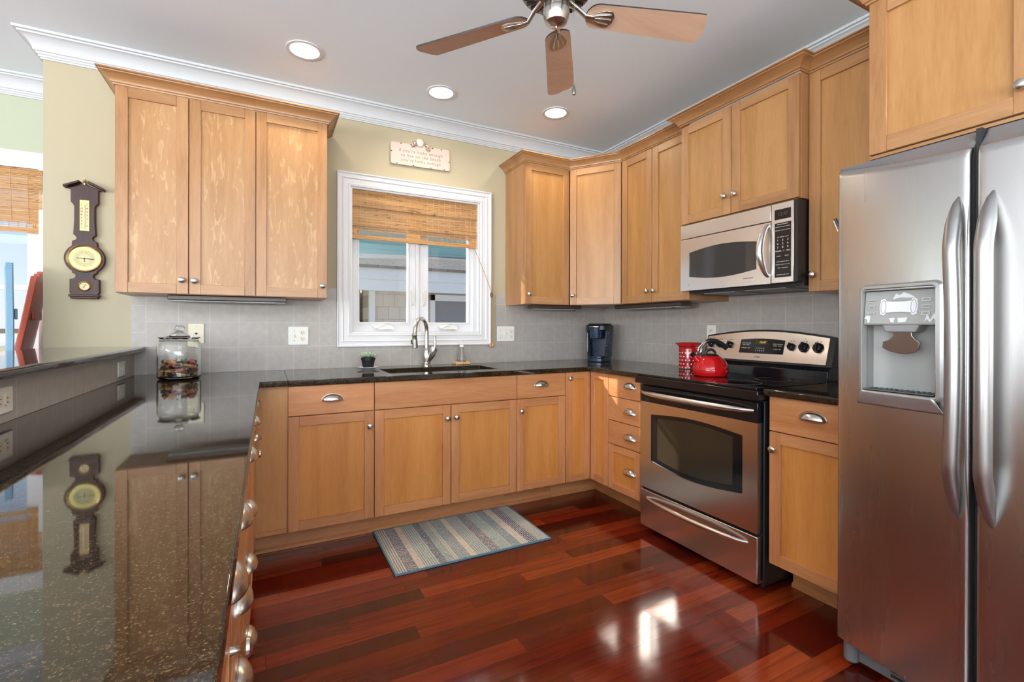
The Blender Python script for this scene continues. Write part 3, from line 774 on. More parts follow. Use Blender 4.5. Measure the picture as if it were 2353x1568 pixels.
# ================================================================== OVEN / STOVE
def oven():
    t = thing('stove', 'stainless electric range with black glass top between the right-hand cabinets', 'stove', (-.66, -1.146, 0), RR)
    # local: x along -y world (0..W), y toward wall, z up; front face y=0
    Wd = .760
    m = MB(); m.box(.004, Wd-.004, .045, .60, .03, .855); m.box(.0, .0085, .03, .6, .05, .85); m.box(Wd-.0085, Wd, .03, .6, .05, .85)
    mesh('body', m, BLACKM, t, bevel=.002)
    m = MB()
    for fx in (.05, Wd-.05):
        for fy in (.09, .55): m.lathe([(.015, 0), (.015, .03)], (fx, fy, .001), 12)
    mesh('foot', m, BLACKM, t)
    d0, d1 = .012, .746
    # drawer
    m = MB(); m.box(d0, d1, .0, .045, .042, .251); dr = mesh('drawer', m, STEEL, t, bevel=.003)
    def bow(z, x0, x1, out, r0, r1, flat=None):
        P = []; rr = []
        for k in range(19):
            s = k/18; P.append((x0+(x1-x0)*s, -out*sin(pi*s)**.5 if 0 < s < 1 else 0, z)); rr.append(r0 + (r1-r0)*sin(pi*s)**.6 if 0 < s < 1 else r0)
        m = MB(); m.tube(P, rr, 12); return m
    mesh('handle', bow(.212, .065, .70, .045, .006, .0125), STEEL, dr)
    # door: black top band + steel frame with bowed-window cut
    m = MB(); m.box(d0, d1, .002, .045, .757, .848); m.box(.02, .73, -.006, .01, .842, .850); mesh('door_top_band', m, BLACK, t, bevel=.003)
    wx0, wx1, wzb, wzt = .095, .672, .424, .689
    n = 14
    top = [(wx0+(wx1-wx0)*k/n, wzt-.013*0 + .022*sin(pi*k/n)) for k in range(n+1)]
    bot = [(wx0+(wx1-wx0)*k/n, wzb - .030*sin(pi*k/n)) for k in range(n+1)]
    m = MB()
    def quadcol(xa, xb, z0a, z0b, z1a, z1b, ya, yb):
        v = [(xa, ya, z0a), (xb, ya, z0b), (xb, ya, z1b), (xa, ya, z1a), (xa, yb, z0a), (xb, yb, z0b), (xb, yb, z1b), (xa, yb, z1a)]
        m.add(v, [(0, 1, 2, 3), (7, 6, 5, 4), (0, 4, 5, 1), (3, 2, 6, 7)])
    topz = lambda x: .757 + .0*x
    m.box(d0, wx0, 0, .045, .266, .757); m.box(wx1, d1, 0, .045, .266, .757)
    for k in range(n):
        quadcol(bot[k][0], bot[k+1][0], .266, .266, bot[k][1], bot[k+1][1], 0, .045)
        quadcol(top[k][0], top[k+1][0], top[k][1], top[k+1][1], .757, .757, 0, .045)
    dd = mesh('door', m, STEEL, t, fix=False)
    m = MB(); m.prism(bot + top[::-1], .006, .012, plane=lambda a, b, d: (a, d, b)); mesh('door_glass', m, BLACK, dd)
    m = MB(); m.prism([(wx0+.045+(wx1-wx0-.10)*k/10, .445-.026*sin(pi*k/10)) for k in range(11)] + [(wx0+.045+(wx1-wx0-.10)*k/10, .672+.018*sin(pi*k/10)) for k in range(10, -1, -1)], .0045, .006, plane=lambda a, b, d: (a, d, b))
    mesh('inner_window', m, plain('smoked_oven_glass', (.035, .028, .018), .05), dd)
    mesh('handle', bow(.812, .028, .728, .062, .008, .0165), STEEL, dd)
    # cooktop
    m = MB(); m.box(-.004, .768, -.030, .545, .862, .904); mesh('cooktop_frame', m, BLACK, t, bevel=.004)
    m = MB(); m.box(.008, .757, -.022, .50, .9035, .9165); g = mesh('cooktop_glass', m, plain('black_ceramic_glass', (.006, .006, .007), .035), t, bevel=.003)
    for (bx, by, br) in ((.19, .10, .085), (.57, .10, .105), (.19, .37, .10), (.57, .37, .08)):
        m = MB(); m.lathe([(br-.0012, 0), (br, .0003), (br+.0012, 0)], (bx, by, .9167), 40, caps=False); mesh('burner_ring', m, GREY, g)
    # riser and control panel
    m = MB(); m.prism([(.50, .9045), (.505, .965), (.535, .985), (.60, .985), (.60, .9045)], 0.0, .764, plane=lambda a, b, d: (d, a, b)); mesh('riser', m, BLACK, t, bevel=.003)
    def arch(x): s = (x-.0)/.764; return 1.128 + .036*sin(pi*max(0, min(1, s)))
    def yb(z): return .535 + (z-.985)*.30
    m = MB(); N = 24; xs = [0 + .764*k/N for k in range(N+1)]
    for k in range(N):
        xa, xb = xs[k], xs[k+1]; za, zb = arch(xa)+.006, arch(xb)+.006
        v = [(xa, yb(.985), .985), (xb, yb(.985), .985), (xb, yb(zb), zb), (xa, yb(za), za), (xa, .62, .985), (xb, .62, .985), (xb, .62, zb-.012), (xa, .62, za-.012)]
        f = [(0, 1, 2, 3), (7, 6, 5, 4), (3, 2, 6, 7), (0, 4, 5, 1)]
        if k == 0: f.append((0, 3, 7, 4))
        if k == N-1: f.append((1, 5, 6, 2))
        m.add(v, f)
    bg = mesh('backguard', m, BLACKM, t, fix=False)
    m = MB(); xs = [.010 + .728*k/N for k in range(N+1)]
    for k in range(N):
        xa, xb = xs[k], xs[k+1]; za, zb = arch(xa)-.004, arch(xb)-.004; q = .996
        m.add([(xa, yb(q)-.006, q), (xb, yb(q)-.006, q), (xb, yb(zb)-.006, zb), (xa, yb(za)-.006, za), (xa, yb(q)+.001, q), (xb, yb(q)+.001, q), (xb, yb(zb)+.001, zb), (xa, yb(za)+.001, za)],
              [(0, 1, 2, 3), (3, 2, 6, 7), (0, 4, 5, 1)] + ([(0, 3, 7, 4)] if k == 0 else []) + ([(1, 5, 6, 2)] if k == N-1 else []))
    cp = mesh('control_panel', m, STEEL, t, fix=False)
    tilt = math.atan(.30)
    def on(x, z, out=.006): return (x, yb(z)-out, z)
    m = MB(); N2 = 10
    for k in range(N2):
        xa = .247+.265*k/N2; xb = .247+.265*(k+1)/N2
        za, zb2 = 1.112+.008*sin(pi*k/N2), 1.112+.008*sin(pi*(k+1)/N2)
        m.add([on(xa, 1.036, .008), on(xb, 1.036, .008), on(xb, zb2, .008), on(xa, za, .008), on(xa, 1.036, .005), on(xb, 1.036, .005), on(xb, zb2, .005), on(xa, za, .005)], [(0, 1, 2, 3), (3, 2, 6, 7), (0, 4, 5, 1)] + ([(0, 3, 7, 4)] if k == 0 else []) + ([(1, 5, 6, 2)] if k == N2-1 else []))
    dp = mesh('display_panel', m, BLACK, cp, fix=False)
    m = MB(); m.add([on(.345, 1.088, .0088), on(.415, 1.088, .0088), on(.415, 1.108, .0088), on(.345, 1.108, .0088)], [(0, 1, 2, 3)]); mesh('clock_window', m, plain('amber_display', (.06, .045, .012), .2), dp, fix=False)
    rt = (pi/2 - tilt, 0, 0)
    LT = plain('panel_lettering', (.75, .75, .75), .5); AM = emis('display_digits', (.55, .42, .10), .7)
    text('clock_digits', '12:47', .018, AM, dp, on(.386, 1.098, .0095), rt)
    text('panel_lettering', '1  2  3  4  5\n6  7  8  9  0', .011, LT, dp, on(.376, 1.058, .0092), rt, line=1.2)
    text('panel_lettering', 'OVEN CONTROL\nBAKE   BROIL\n \nCONVECT  OFF', .0075, LT, dp, on(.286, 1.078, .0092), rt, line=1.3)
    text('panel_lettering', 'TIMER CONTROL\nCOOK   DELAY\n \nCLOCK   SET', .0075, LT, dp, on(.476, 1.076, .0092), rt, line=1.3)
    DT = plain('dark_print', (.06, .06, .06), .6)
    text('printed_mark', 'o Profile', .010, DT, cp, on(.365, 1.016, .0068), rt)
    for i, (kx, kr) in enumerate(((.045, .019), (.105, .019), (.178, .019), (.552, .019), (.618, .0245), (.690, .0245))):
        z = 1.078
        m = MB(); M = Matrix.Rotation(pi/2 - tilt + pi, 4, 'X'); M = Matrix.Rotation(pi/2 - tilt, 4, 'X')
        m.lathe([(kr*1.08, 0), (kr*1.08, .004), (kr*.95, .006), (kr*.85, .018), (kr*.7, .021), (0, .021)], on(kx, z), 24, M=M)
        m.M = Matrix.Translation(on(kx, z)) @ M; m.box(-kr*.22, kr*.22, -kr*.9, kr*.95, .004, .029); m.M = Matrix.Identity(4)
        mesh('burner_knob', m, BLACK, cp, bevel=.001)
        text('printed_mark', 'LO   HI', .008, DT, cp, on(kx, z+.032, .0068), rt)
        m = MB(); m.ball(on(kx, z+.046), .002, 8); mesh('indicator_dot', m, DARKHOLE, cp)
oven()

# ================================================================== MICROWAVE
def microwave():
    t = thing('microwave', 'stainless over-the-range microwave above the stove', 'microwave', (-.432, -1.2425, 1.386), RR)
    Wd = .684; z1 = .388
    m = MB(); m.box(0, Wd, .018, .424, .010, z1+.002); m.box(.02, Wd, .05, .40, -.008, .012); mesh('body', m, BLACKM, t, bevel=.002)
    m = MB(); m.box(.0, .556, 0, .020, .308, z1-.002); mesh('vent_panel', m, STEEL, t, bevel=.002)
    m = MB(); n = 16; wx0, wx1, wb, wt = .062, .482, .084, .228
    # the steel door with a bowed window
    top = [(wx0+(wx1-wx0)*k/n, wt - .004 + .020*sin(pi*k/n)) for k in range(n+1)]; bot = [(wx0+(wx1-wx0)*k/n, wb+.002 - .020*sin(pi*k/n)) for k in range(n+1)]
    zb, zt_ = .008, .304
    m.box(0, wx0, 0, .020, zb, zt_); m.box(wx1, .556, 0, .020, zb, zt_)
    for k in range(n):
        for (a, b_, lo) in ((bot[k], bot[k+1], True), (top[k], top[k+1], False)):
            za, zb_ = (zb, zb) if lo else (a[1], b_[1]); zc, zd = (a[1], b_[1]) if lo else (zt_, zt_)
            v = [(a[0], 0, za), (b_[0], 0, zb_), (b_[0], 0, zd), (a[0], 0, zc), (a[0], .02, za), (b_[0], .02, zb_), (b_[0], .02, zd), (a[0], .02, zc)]
            m.add(v, [(0, 1, 2, 3), (7, 6, 5, 4), (0, 4, 5, 1), (3, 2, 6, 7)])
    d = mesh('door', m, STEEL, t, fix=False)
    m = MB(); m.prism(bot+top[::-1], .003, .010, plane=lambda a, b, q: (a, q, b)); mesh('door_window', m, plain('microwave_window', (.045, .045, .045), .04), d)
    P = []; rr = []
    for k in range(21):
        s = k/20; zz = .045 + .245*s; P.append((.530 + .012*(1-sin(pi*s)), -.004-.042*sin(pi*s)**.7 if 0 < s < 1 else 0.0, zz)); rr.append(.009+.008*sin(pi*s))
    m = MB(); m.tube(P, rr, 12); mesh('handle', m, STEEL, d)
    text('printed_mark', 'CONVECTION', .009, plain('grey_print', (.12, .12, .12), .6), d, (.435, -.0006, .045), (pi/2, 0, 0))
    text('printed_mark', 'o', .012, plain('grey_print_b', (.2, .2, .2), .6), d, (.06, -.0006, .040), (pi/2, 0, 0))
    m = MB(); m.box(.559, .668, 0, .020, .008, z1-.002); c = mesh('control_panel', m, STEEL, t, bevel=.002)
    m = MB(); m.box(.669, Wd, .004, .02, .010, z1); mesh('side_trim', m, BLACKM, t)
    m = MB(); m.box(.576, .655, -.0012, .002, .308, .356); ds = mesh('display', m, BLACK, c, bevel=.001)
    text('clock_digits', '12:47', .022, plain('dim_digits', (.10, .085, .05), .5), ds, (.617, -.0016, .332), (pi/2, 0, 0))
    m = MB(); m.box(.577, .656, -.0012, .002, .034, .292); kp = mesh('keypad', m, BLACK, c, bevel=.001)
    LT = plain('keypad_lettering_ink', (.75, .75, .74), .5)
    rows = [('SENSOR COOKING', .0062, .284), ('POPCORN  BEVERAGE  REHEAT', .0050, .272), ('VEGETABLE  POTATO  CHICKEN', .0050, .256), ('TIME  DEFROST  AUTO', .0055, .224),
            ('1     2     3', .013, .209), ('4     5     6', .013, .192), ('7     8     9', .013, .175), ('POWER    0    ADD', .0085, .158), ('CLEAR           START', .0066, .134),
            ('CLOCK  SURFACE  DELAY', .0052, .108), ('OPTIONS  CONVECTION  HELP', .0048, .094), ('TIMER   TURNTABLE', .0055, .078), ('CONV FAN  LAMP  VENT', .0055, .046)]
    for s, sz, zz in rows: text('keypad_lettering', s, sz, LT, kp, (.6165, -.0016, zz), (pi/2, 0, 0))
    m = MB(); m.box(.10, .30, .08, .30, -.012, -.007); m.box(.36, .58, .08, .30, -.012, -.007); mesh('grease_filter', m, GREY, t)
microwave()

# ================================================================== FRIDGE
def fridge():
    Y0, YM, Y1 = -2.291, -2.668, -3.205
    t = thing('fridge', 'tall stainless side-by-side fridge with an ice and water dispenser at right', 'refrigerator', (-.80, Y0, 0), RR)
    # local: x along -y (0..W), y toward wall (+x world)
    Wd = Y0-Y1; XM = Y0-YM
    def bul(x): return -.055*sin(pi*max(0, min(1, x/Wd)))**.9
    m = MB(); m.box(.004, Wd-.004, .072, .775, .055, 1.742); mesh('body', m, DKGREY, t, bevel=.003)
    cav = (.098, .293, .973, 1.303)
    zt1 = lambda x: 1.737 + bul(x)*.95
    def door(xa, xb, name, cut=None):
        m = MB(); z0, z1 = .098, 1.700
        xs = [xa + (xb-xa)*k/44 for k in range(45)]
        if cut: xs = sorted(set([round(x, 4) for x in xs if not (cut[0]-.012 < x < cut[1]+.012)] + [cut[0], cut[1]] + [cut[0]+(cut[1]-cut[0])*q/16 for q in range(1, 16)]))
        zs = [z0, z1] if not cut else [z0, cut[2], cut[3], z1]
        def fy(x):
            e = min(x-xa, xb-x); r = .012
            return bul(x) + (r - sqrt(max(r*r-(r-e)**2, 0)) if e < r else 0)
        xs = sorted(set(xs + [xa+.0015, xa+.004, xa+.008, xb-.0015, xb-.004, xb-.008]))
        for i in range(len(xs)-1):
            for j in range(len(zs)-1):
                a, b = xs[i], xs[i+1]
                if cut and cut[0]-1e-5 <= a and b <= cut[1]+1e-5 and j == 1: continue
                za, zb = (zs[j+1], zs[j+1]) if j < len(zs)-2 else (zt1(a)-.030, zt1(b)-.030)
                m.add([(a, fy(a), zs[j]), (b, fy(b), zs[j]), (b, fy(b), zb), (a, fy(a), za)], [(0, 1, 2, 3)])
                if j == len(zs)-2:
                    for q in range(5):
                        t0, t1 = pi/2*q/5, pi/2*(q+1)/5; r_ = .030
                        rd = lambda x, t: (x, fy(x) + .014*(1-cos(t)), zt1(x) - r_ + r_*sin(t))
                        m.add([rd(a, t0), rd(b, t0), rd(b, t1), rd(a, t1)], [(0, 1, 2, 3)])
            a, b = xs[i], xs[i+1]
            m.add([(a, fy(a), z0), (b, fy(b), z0), (b, .068, z0), (a, .068, z0)], [(3, 2, 1, 0)])
            # grey cap sloping back and up from the steel lip
            m.add([(a, fy(a)+.014, zt1(a)), (b, fy(b)+.014, zt1(b)), (b, .020, 1.744), (a, .020, 1.744)], [(0, 1, 2, 3)], mi=1)
            m.add([(a, .020, 1.744), (b, .020, 1.744), (b, .068, 1.744), (a, .068, 1.744)], [(0, 1, 2, 3)], mi=1)
        for x, f in ((xa, 1), (xb, 0)):
            q = [(x, fy(x), z0), (x, .068, z0), (x, .068, 1.744), (x, .020, 1.744), (x, fy(x)+.014, zt1(x)), (x, fy(x), zt1(x)-.030)]
            m.add(q, [tuple(range(6)) if not f else tuple(range(6))[::-1]])
        # weld for smooth shading
        o = mesh(name, m, [STEEL_F, plain('fridge_cap_grey', (.17, .175, .19), .35)], t, weld=.00005, smooth=40)
        return o
    L = door(0, XM-.007, 'freezer_door', cav)
    Rr = door(XM+.007, Wd, 'fridge_door')
    m = MB(); m.box(.004, Wd-.004, .060, .074, .10, 1.72); m.box(XM-.0065, XM+.0065, -.015, .06, .10, 1.742); mesh('door_gasket', m, RUBBER, t)
    # handles : long flat bows near the meeting line
    def handle(x, par, s):
        P = []; rr = []; n = 44
        for k in range(n+1):
            q = k/n; zz = .645 + .905*q; o_ = bul(x) + .002 - .066*min(1, (sin(pi*q)*2.0))**.8
            P.append((x + s*0.012*sin(pi*q), o_, zz)); rr.append(.004 + .0180*min(1, (sin(pi*q)*3.5))**.6)
        m = MB(); m.tube(P, rr, 14, flat=(.85, 1.0)); h = mesh('handle', m, STEEL_H, par)
    handle(XM-.031, L, 1); handle(XM+.042, Rr, 0)
    # dispenser
    dsp = empty_part('dispenser', t)
    c0, c1, zb, zt = cav; SIL = plain('silver_plastic', (.50, .505, .51), .30, .75); LG = plain('light_grey_plastic', (.36, .37, .355), .4)
    fyc = lambda x: bul(x)
    m = MB()   # bezel: flared frame around opening
    def ring(off, out, r=.02):
        pts = []
        xa, xb, za, zc = c0-off, c1+off, zb-off*.6, zt+off
        for (cx_, cz_, a0_) in ((xb-r, zc-r, 0), (xa+r, zc-r, pi/2), (xa+r, za+r, pi), (xb-r, za+r, 3*pi/2)):
            for k in range(5):
                a = a0_+pi/2*k/4; x = cx_+r*cos(a); z = cz_+r*sin(a); pts.append((x, fyc(x)-out, z))
        return pts
    rings = [ring(.020, .0005), ring(.014, .009, .018), ring(.006, .010, .014), ring(-.002, -.016, .012)]
    n = len(rings[0])
    for i in range(3):
        m.add(rings[i]+rings[i+1], [(k, (k+1) % n, n+(k+1) % n, n+k) for k in range(n)])
    bz = mesh('bezel', m, SIL, dsp, smooth=60)
    bz.parent = dsp
    m = MB(); yb_ = .055
    cc = [(c0, zb), (c1, zb), (c1, zt), (c0, zt)]
    # side walls, back (curved), floor
    m.grid(lambda u, v: (c0+(c1-c0)*u, bul(c0+(c1-c0)*u)*0 + yb_ - .004 + .0*u - .018*(abs(u-.5)*2)**4, zb+(zt-zb)*v), 16, 1)
    m.box(c0-.002, c0, -.04, yb_, zb, zt); m.box(c1, c1+.002, -.04, yb_, zb, zt); m.box(c0, c1, -.04, yb_, zt-.001, zt+.001)
    m.box(c0, c1, -.04, yb_, zb-.002, zb+.004)
    mesh('cavity', m, LG, dsp, fix=False)
    m = MB(); m.prism([(-.020, 1.300), (-.034, 1.195), (-.030, 1.190), (.0, 1.190), (.0, 1.300)], c0+.002, c1-.002, plane=lambda a, b, d: (d, a, b))
    pn = mesh('control_panel', m, LG, dsp, bevel=.002)
    tl = math.atan(.014/.105)
    def onp(x, z): return (x, -.0205-.014*(1.300-z)/.105-.0008, z)
    sp = []   # flat pale spool shape on the control panel
    for k in range(13):
        u = -1+2*k/12; sp.append((u*.048, .019+.010*abs(u)**3))
    for k in range(13):
        u = 1-2*k/12; sp.append((u*.048, -.019-.010*abs(u)**3))
    m = MB(); pl_ = lambda a, b, d: (a, onp(a, b)[1]-d, b)
    m.prism([(.194+a, 1.248+b*.85) for a, b in sp], 0, .0008, plane=pl_)
    for cx_ in (.1545, .2335): m.prism([(cx_+.0105*cos(2*pi*k/24), 1.248+.0265*sin(2*pi*k/24)) for k in range(24)], 0, .0010, plane=pl_)
    m.M = Matrix.Identity(4); mesh('pale_emblem', m, plain('pale_emblem_tone', (.80, .83, .86), .25), pn)
    m = MB()
    for cx_, zz in ((.149, 1.248), (.239, 1.248)):
        m.lathe([(.006, 0), (.0075, .0004), (.0085, 0)], (0, 0, 0), 20, M=Matrix.Identity(4)); 
    m = MB()
    for cx_ in (.1545, .2335):
        for k in range(20):
            a = 2*pi*k/20; b = 2*pi*(k+1)/20
            p = [(cx_+.0075*cos(a), 1.248+.022*sin(a)), (cx_+.0075*cos(b), 1.248+.022*sin(b)), (cx_+.006*cos(b), 1.248+.020*sin(b)), (cx_+.006*cos(a), 1.248+.020*sin(a))]
            m.add([(x, onp(x, z)[1]-.0014, z) for x, z in p], [(0, 1, 2, 3)])
    for zz in (1.266, 1.229): m.add([(x, onp(x, z)[1]-.0011, z) for x, z in ((.158, zz), (.230, zz), (.230, zz+.0012), (.158, zz+.0012))], [(0, 1, 2, 3)])
    mesh('emblem_outline', m, GREY, pn, fix=False)
    PMARK = plain('pale_mark_tone', (.72, .75, .77), .4)  # irregular pale marks on the control panel
    for pts in ([(.178, 1.272), (.186, 1.290), (.196, 1.284), (.206, 1.293), (.222, 1.286), (.236, 1.276), (.225, 1.274), (.2, 1.277)],
                [(.170, 1.212), (.176, 1.200), (.184, 1.198), (.187, 1.214)], [(.194, 1.213), (.196, 1.198), (.216, 1.200), (.220, 1.214)],
                [(.101, 1.212), (.110, 1.224), (.119, 1.226), (.118, 1.200), (.113, 1.196), (.110, 1.210)], [(.262, 1.200), (.268, 1.226), (.276, 1.206), (.286, 1.228), (.290, 1.202), (.284, 1.210), (.276, 1.198), (.268, 1.208)]):
        m = MB(); m.prism(pts, 0, .0006, plane=lambda a, b, d: (a, onp(a, b)[1]-d, b))
        mesh('pale_mark', m, PMARK, pn)
    for x in (.121, .264):
        for zz in (1.268, 1.247, 1.226):
            m = MB(); m.prism([(x-.011, zz-.0055), (x+.011, zz-.0055), (x+.011, zz+.0055), (x-.011, zz+.0055)], 0, .0012, plane=lambda a, b, d: (a, onp(a, b)[1]-d, b)); b_ = mesh('button', m, SIL, pn)
            text('button_lettering', {(.121, 1.268): 'COLOR', (.121, 1.247): 'HELP', (.121, 1.226): 'LOCK', (.264, 1.268): 'WATER', (.264, 1.247): 'CRUSHED', (.264, 1.226): 'CUBED'}[(x, zz)], .0045, DARKHOLE, b_, (x, onp(x, zz)[1]-.0014, zz), (pi/2, 0, 0))
    # chute and paddle
    m = MB(); pr = [(.150, 1.192), (.248, 1.192), (.238, 1.168), (.158, 1.168)]; m.prism(pr, -.030, .020, plane=lambda a, b, d: (a, d, b)); mesh('ice_chute', m, GREY, dsp, bevel=.004)
    pd = [(.176, 1.170), (.174, 1.155), (.162, 1.143), (.146, 1.137), (.143, 1.118), (.160, 1.107), (.185, 1.1005), (.208, 1.100), (.228, 1.105), (.241, 1.117), (.243, 1.138), (.232, 1.146), (.224, 1.158), (.224, 1.170)]
    m = MB(); m.prism([(a+.002, b) for a, b in pd], -.022, -.016, plane=lambda a, b, d: (a, d-.10*(b-1.17), b)); mesh('paddle', m, plain('paddle_metal', (.36, .32, .29), .25, .9), dsp, bevel=.0015)
    m = MB(); m.grid(lambda u, v: (c0-.004+(c1-c0+.008)*u, bul(c0-.004+(c1-c0+.008)*u)*(1-v) - .021*(1-v) + .02*v, zb+.003), 20, 2)
    lipx = lambda u, v: c0-.004-.020*v + (c1-c0+.008+.040*v)*u
    m.grid(lambda u, v: (lipx(u, v), bul(lipx(u, v)) - .001 - .020*cos(pi/2*v)**.8, zb+.003-.046*v), 20, 8)
    mesh('tray', m, SIL, dsp, solid=.002, fix=False, smooth=60)
    m = MB()
    for k in range(13):
        x = c0+.012+k*.0143; m.box(x-.002, x+.002, -.040, .03, zb+.0075, zb+.0105)
    m.box(c0+.006, c1-.006, -.042, -.038, zb+.007, zb+.0105); m.box(c0+.006, c1-.006, .0, .004, zb+.007, zb+.0105)
    mesh('drip_grille', m, DKGREY, dsp)
    # base grille and hinge foot
    m = MB(); m.box(.012, Wd-.012, .045, .075, .018, .085)
    m.lathe([(.022, .016), (.022, .09)], (.030, .040, 0), 20)
    m.box(.008, .046, .030, .06, .016, .09)
    gr = mesh('base_grille', m, plain('grille_grey', (.19, .19, .20), .45), t, bevel=.003)
    m = MB()
    for k in range(7):
        for zz in (.030, .046, .062): m.box(.145+k*.10, .235+k*.10, .0435, .0455, zz, zz+.009)
    mesh('grille_slots', m, DARKHOLE, gr)
fridge()
t = thing('hanging_clip', 'black and silver clip showing at the left edge of the fridge', 'clip', (-.366, -2.064, 1.605))
m = MB(); m.tube([(0, -.012, 0), (-.004, .004, .045), (-.006, .008, .055)], [.0035, .006, .006], 8); mesh('grip', m, BLACKM, t)
m = MB(); m.tube([(-.004, -.003, -.002), (-.009, .012, .046)], .0025, 8); mesh('blade', m, CHROME, t)

# ================================================================== CEILING: lights and fan
for (lx, ly, lb) in ((-2.409, -.503, 'round recessed ceiling light over the left wall cabinets'), (-1.618, -.412, 'round recessed ceiling light above the sink, between the other two'), (-.831, -.509, 'round recessed ceiling light nearest the corner cabinets')):
    t = thing('recessed_light', lb, 'ceiling light', (lx, ly, H))
    m = MB(); m.lathe([(.070, -.001), (.074, -.006), (.090, -.005), (.0905, -.0005)], (0, 0, 0), 48, caps=False); mesh('trim_ring', m, WHITE, t, fix=False)
    m = MB(); m.lathe([(.070, -.002), (.058, -.001)], (0, 0, 0), 40, caps=False); mesh('baffle', m, emis('lit_baffle', (1, .93, .82), 1.6), t, fix=False)
    m = MB(); m.lathe([(0.0, -.0015), (.060, -.0015)], (0, 0, 0), 40); mesh('lamp_lens', m, emis('lamp_glow', (1, .94, .85), 6.0), t, fix=False)
    add_light('downlight', 'SPOT', (lx, ly, H-.012), 15, (1.0, .86, .68), aim=(0, 0, -1), spot_size=R_(150), spot_blend=.8, shadow_soft_size=.055)

def fan():
    fx, fy, zb = -1.717, -1.889, 2.252
    t = thing('ceiling_fan', 'brushed nickel ceiling fan with five wooden blades and a pull chain', 'ceiling fan', (fx, fy, zb))
    m = MB(); m.lathe([(0, -.054), (.020, -.051), (.036, -.040), (.0435, -.022), (.0455, -.002), (.0450, .001), (.043, .002), (.043, .050), (.050, .055), (.055, .062)], (0, 0, 0), 40); mesh('switch_housing', m, NICKEL, t)
    m = MB(); m.ball((0, 0, -.0545), .003, 8); mesh('finial', m, CHROME, t)
    m = MB(); m.lathe([(.05, .062), (.062, .056), (.118, .060), (.124, .072), (.124, .10), (.118, .14), (.085, .17), (.03, .18), (.022, .19), (.018, .36), (.02, .365), (.06, .37), (.065, .402)], (0, 0, 0), 48); mh = mesh('motor_housing', m, NICKEL, t)
    m = MB()
    for k in range(26):
        a = 2*pi*k/26; m.M = Matrix.Rotation(a, 4, 'Z'); m.box(.074, .110, -.0022, .0022, .053, .060)
    m.M = Matrix.Identity(4); mesh('vent_slots', m, DARKHOLE, mh)
    TAN = wood('fan_blade_wood', 'x', base='#dab79c', dark='#cfa98d', light='#e2c1a8', rough=.5, coat=0.0, vary=.03)
    for k in range(5):
        a = R_(54.9 + 72*k)
        Mb = Matrix.Rotation(a, 4, 'Z') @ Matrix.Rotation(R_(-13), 4, 'X')
        r0, r1 = .105, .545; w0, w1 = .047, .060
        out = []
        for q in range(9):
            th = pi/2 + pi*q/8; out.append((r0+.04+.04*cos(th), w0*sin(th)))
        out += [(r1-.050, -w1), (r1-.022, -w1*1.0), (r1-.006, -w1*.55), (r1-.002, -.010), (r1+.008, .012), (r1+.006, w1*.7), (r1-.004, w1*.93), (r1-.014, w1)]
        m = MB(); m.M = Mb; m.prism(out, -.003, .003); 
        for i in range(len(m.mi)): m.mi[i] = 0 if i == 0 else 1
        b = mesh('blade', m, [TAN, plain('blade_edge_dark', (.035, .028, .025), .4)], t, fix=True)
        m = MB(); m.M = Mb
        m.tube([(.050, 0, .040), (.080, 0, .018), (.105, 0, -.008), (.135, 0, -.010)], [.012, .009, .009, .008], 10, flat=(1.1, .8))
        lf = [(.118, .008), (.140, .020), (.168, .032), (.192, .030), (.203, .012), (.204, -.012), (.192, -.030), (.168, -.032), (.140, -.020), (.118, -.008)]
        m.prism(lf, -.0085, -.0035)
        for s in (-1, 1): m.tube([(.125, s*.004, -.010), (.150, s*.014, -.011), (.190, s*.020, -.010)], [.004, .003, .002], 8)
        m.tube([(.125, 0, -.010), (.195, 0, -.010)], [.005, .002], 8)
        mesh('blade_iron', m, NICKEL, b, bevel=.001)
    cx_, cy_ = .060*cos(R_(-35)), .060*sin(R_(-35))
    m = MB(); m.tube([(cx_, cy_, .055), (cx_, cy_, -.255)], .0011, 6); ch = mesh('pull_chain', m, NICKEL, t)
    m = MB(); m.lathe([(0, -.290), (.005, -.287), (.0072, -.278), (.005, -.266), (.0015, -.254)], (cx_, cy_, 0), 12); mesh('chain_pendant', m, plain('dark_pewter', (.2, .2, .18), .35, .8), ch)
fan()

# ================================================================== WALL THINGS
# barometer
t = thing('barometer', 'dark wooden banjo barometer hanging on the cream wall at left', 'barometer', (-3.431, -.003, 1.335))
DKW = wood('mahogany', 'z', base='#3a1a13', dark='#27100b', light='#4a241a', rough=.45, coat=0.0)
half = [(.053, .0), (.053, .012), (.060, .022), (.060, .092), (.045, .094), (.036, .104), (.038, .118), (.050, .124)]
N_ = 14; cz = .200; rad = .083
for k in range(N_+1):
    a = -R_(52) + R_(104)*k/N_; half.append((rad*cos(a), cz+rad*sin(a)))
half += [(.052, .272), (.050, .290), (.036, .296), (.032, .308), (.040, .320), (.046, .324), (.042, .40), (.042, .470), (.047, .482), (.056, .492), (.056, .560), (.070, .562), (.0, .590)]
pts = half + [(-a, b) for a, b in half[::-1] if a > 0]
m = MB(); m.prism(pts, -.022, 0, plane=lambda a, b, d: (a, d, b)); mesh('case', m, DKW, t, bevel=.003)
m = MB(); m.box(-.062, .062, -.034, 0, 0.0, .012); m.box(-.056, .056, -.030, 0, -.010, .002); mesh('base_ledge', m, DKW, t, bevel=.003)
for s in (-1, 1):
    m = MB(); m.prism([(s*.080, .560), (s*.082, .572), (s*.018, .604), (s*.014, .594)], -.044, 0, plane=lambda a, b, d: (a, d, b)); mesh('pediment', m, DKW, t, bevel=.003)
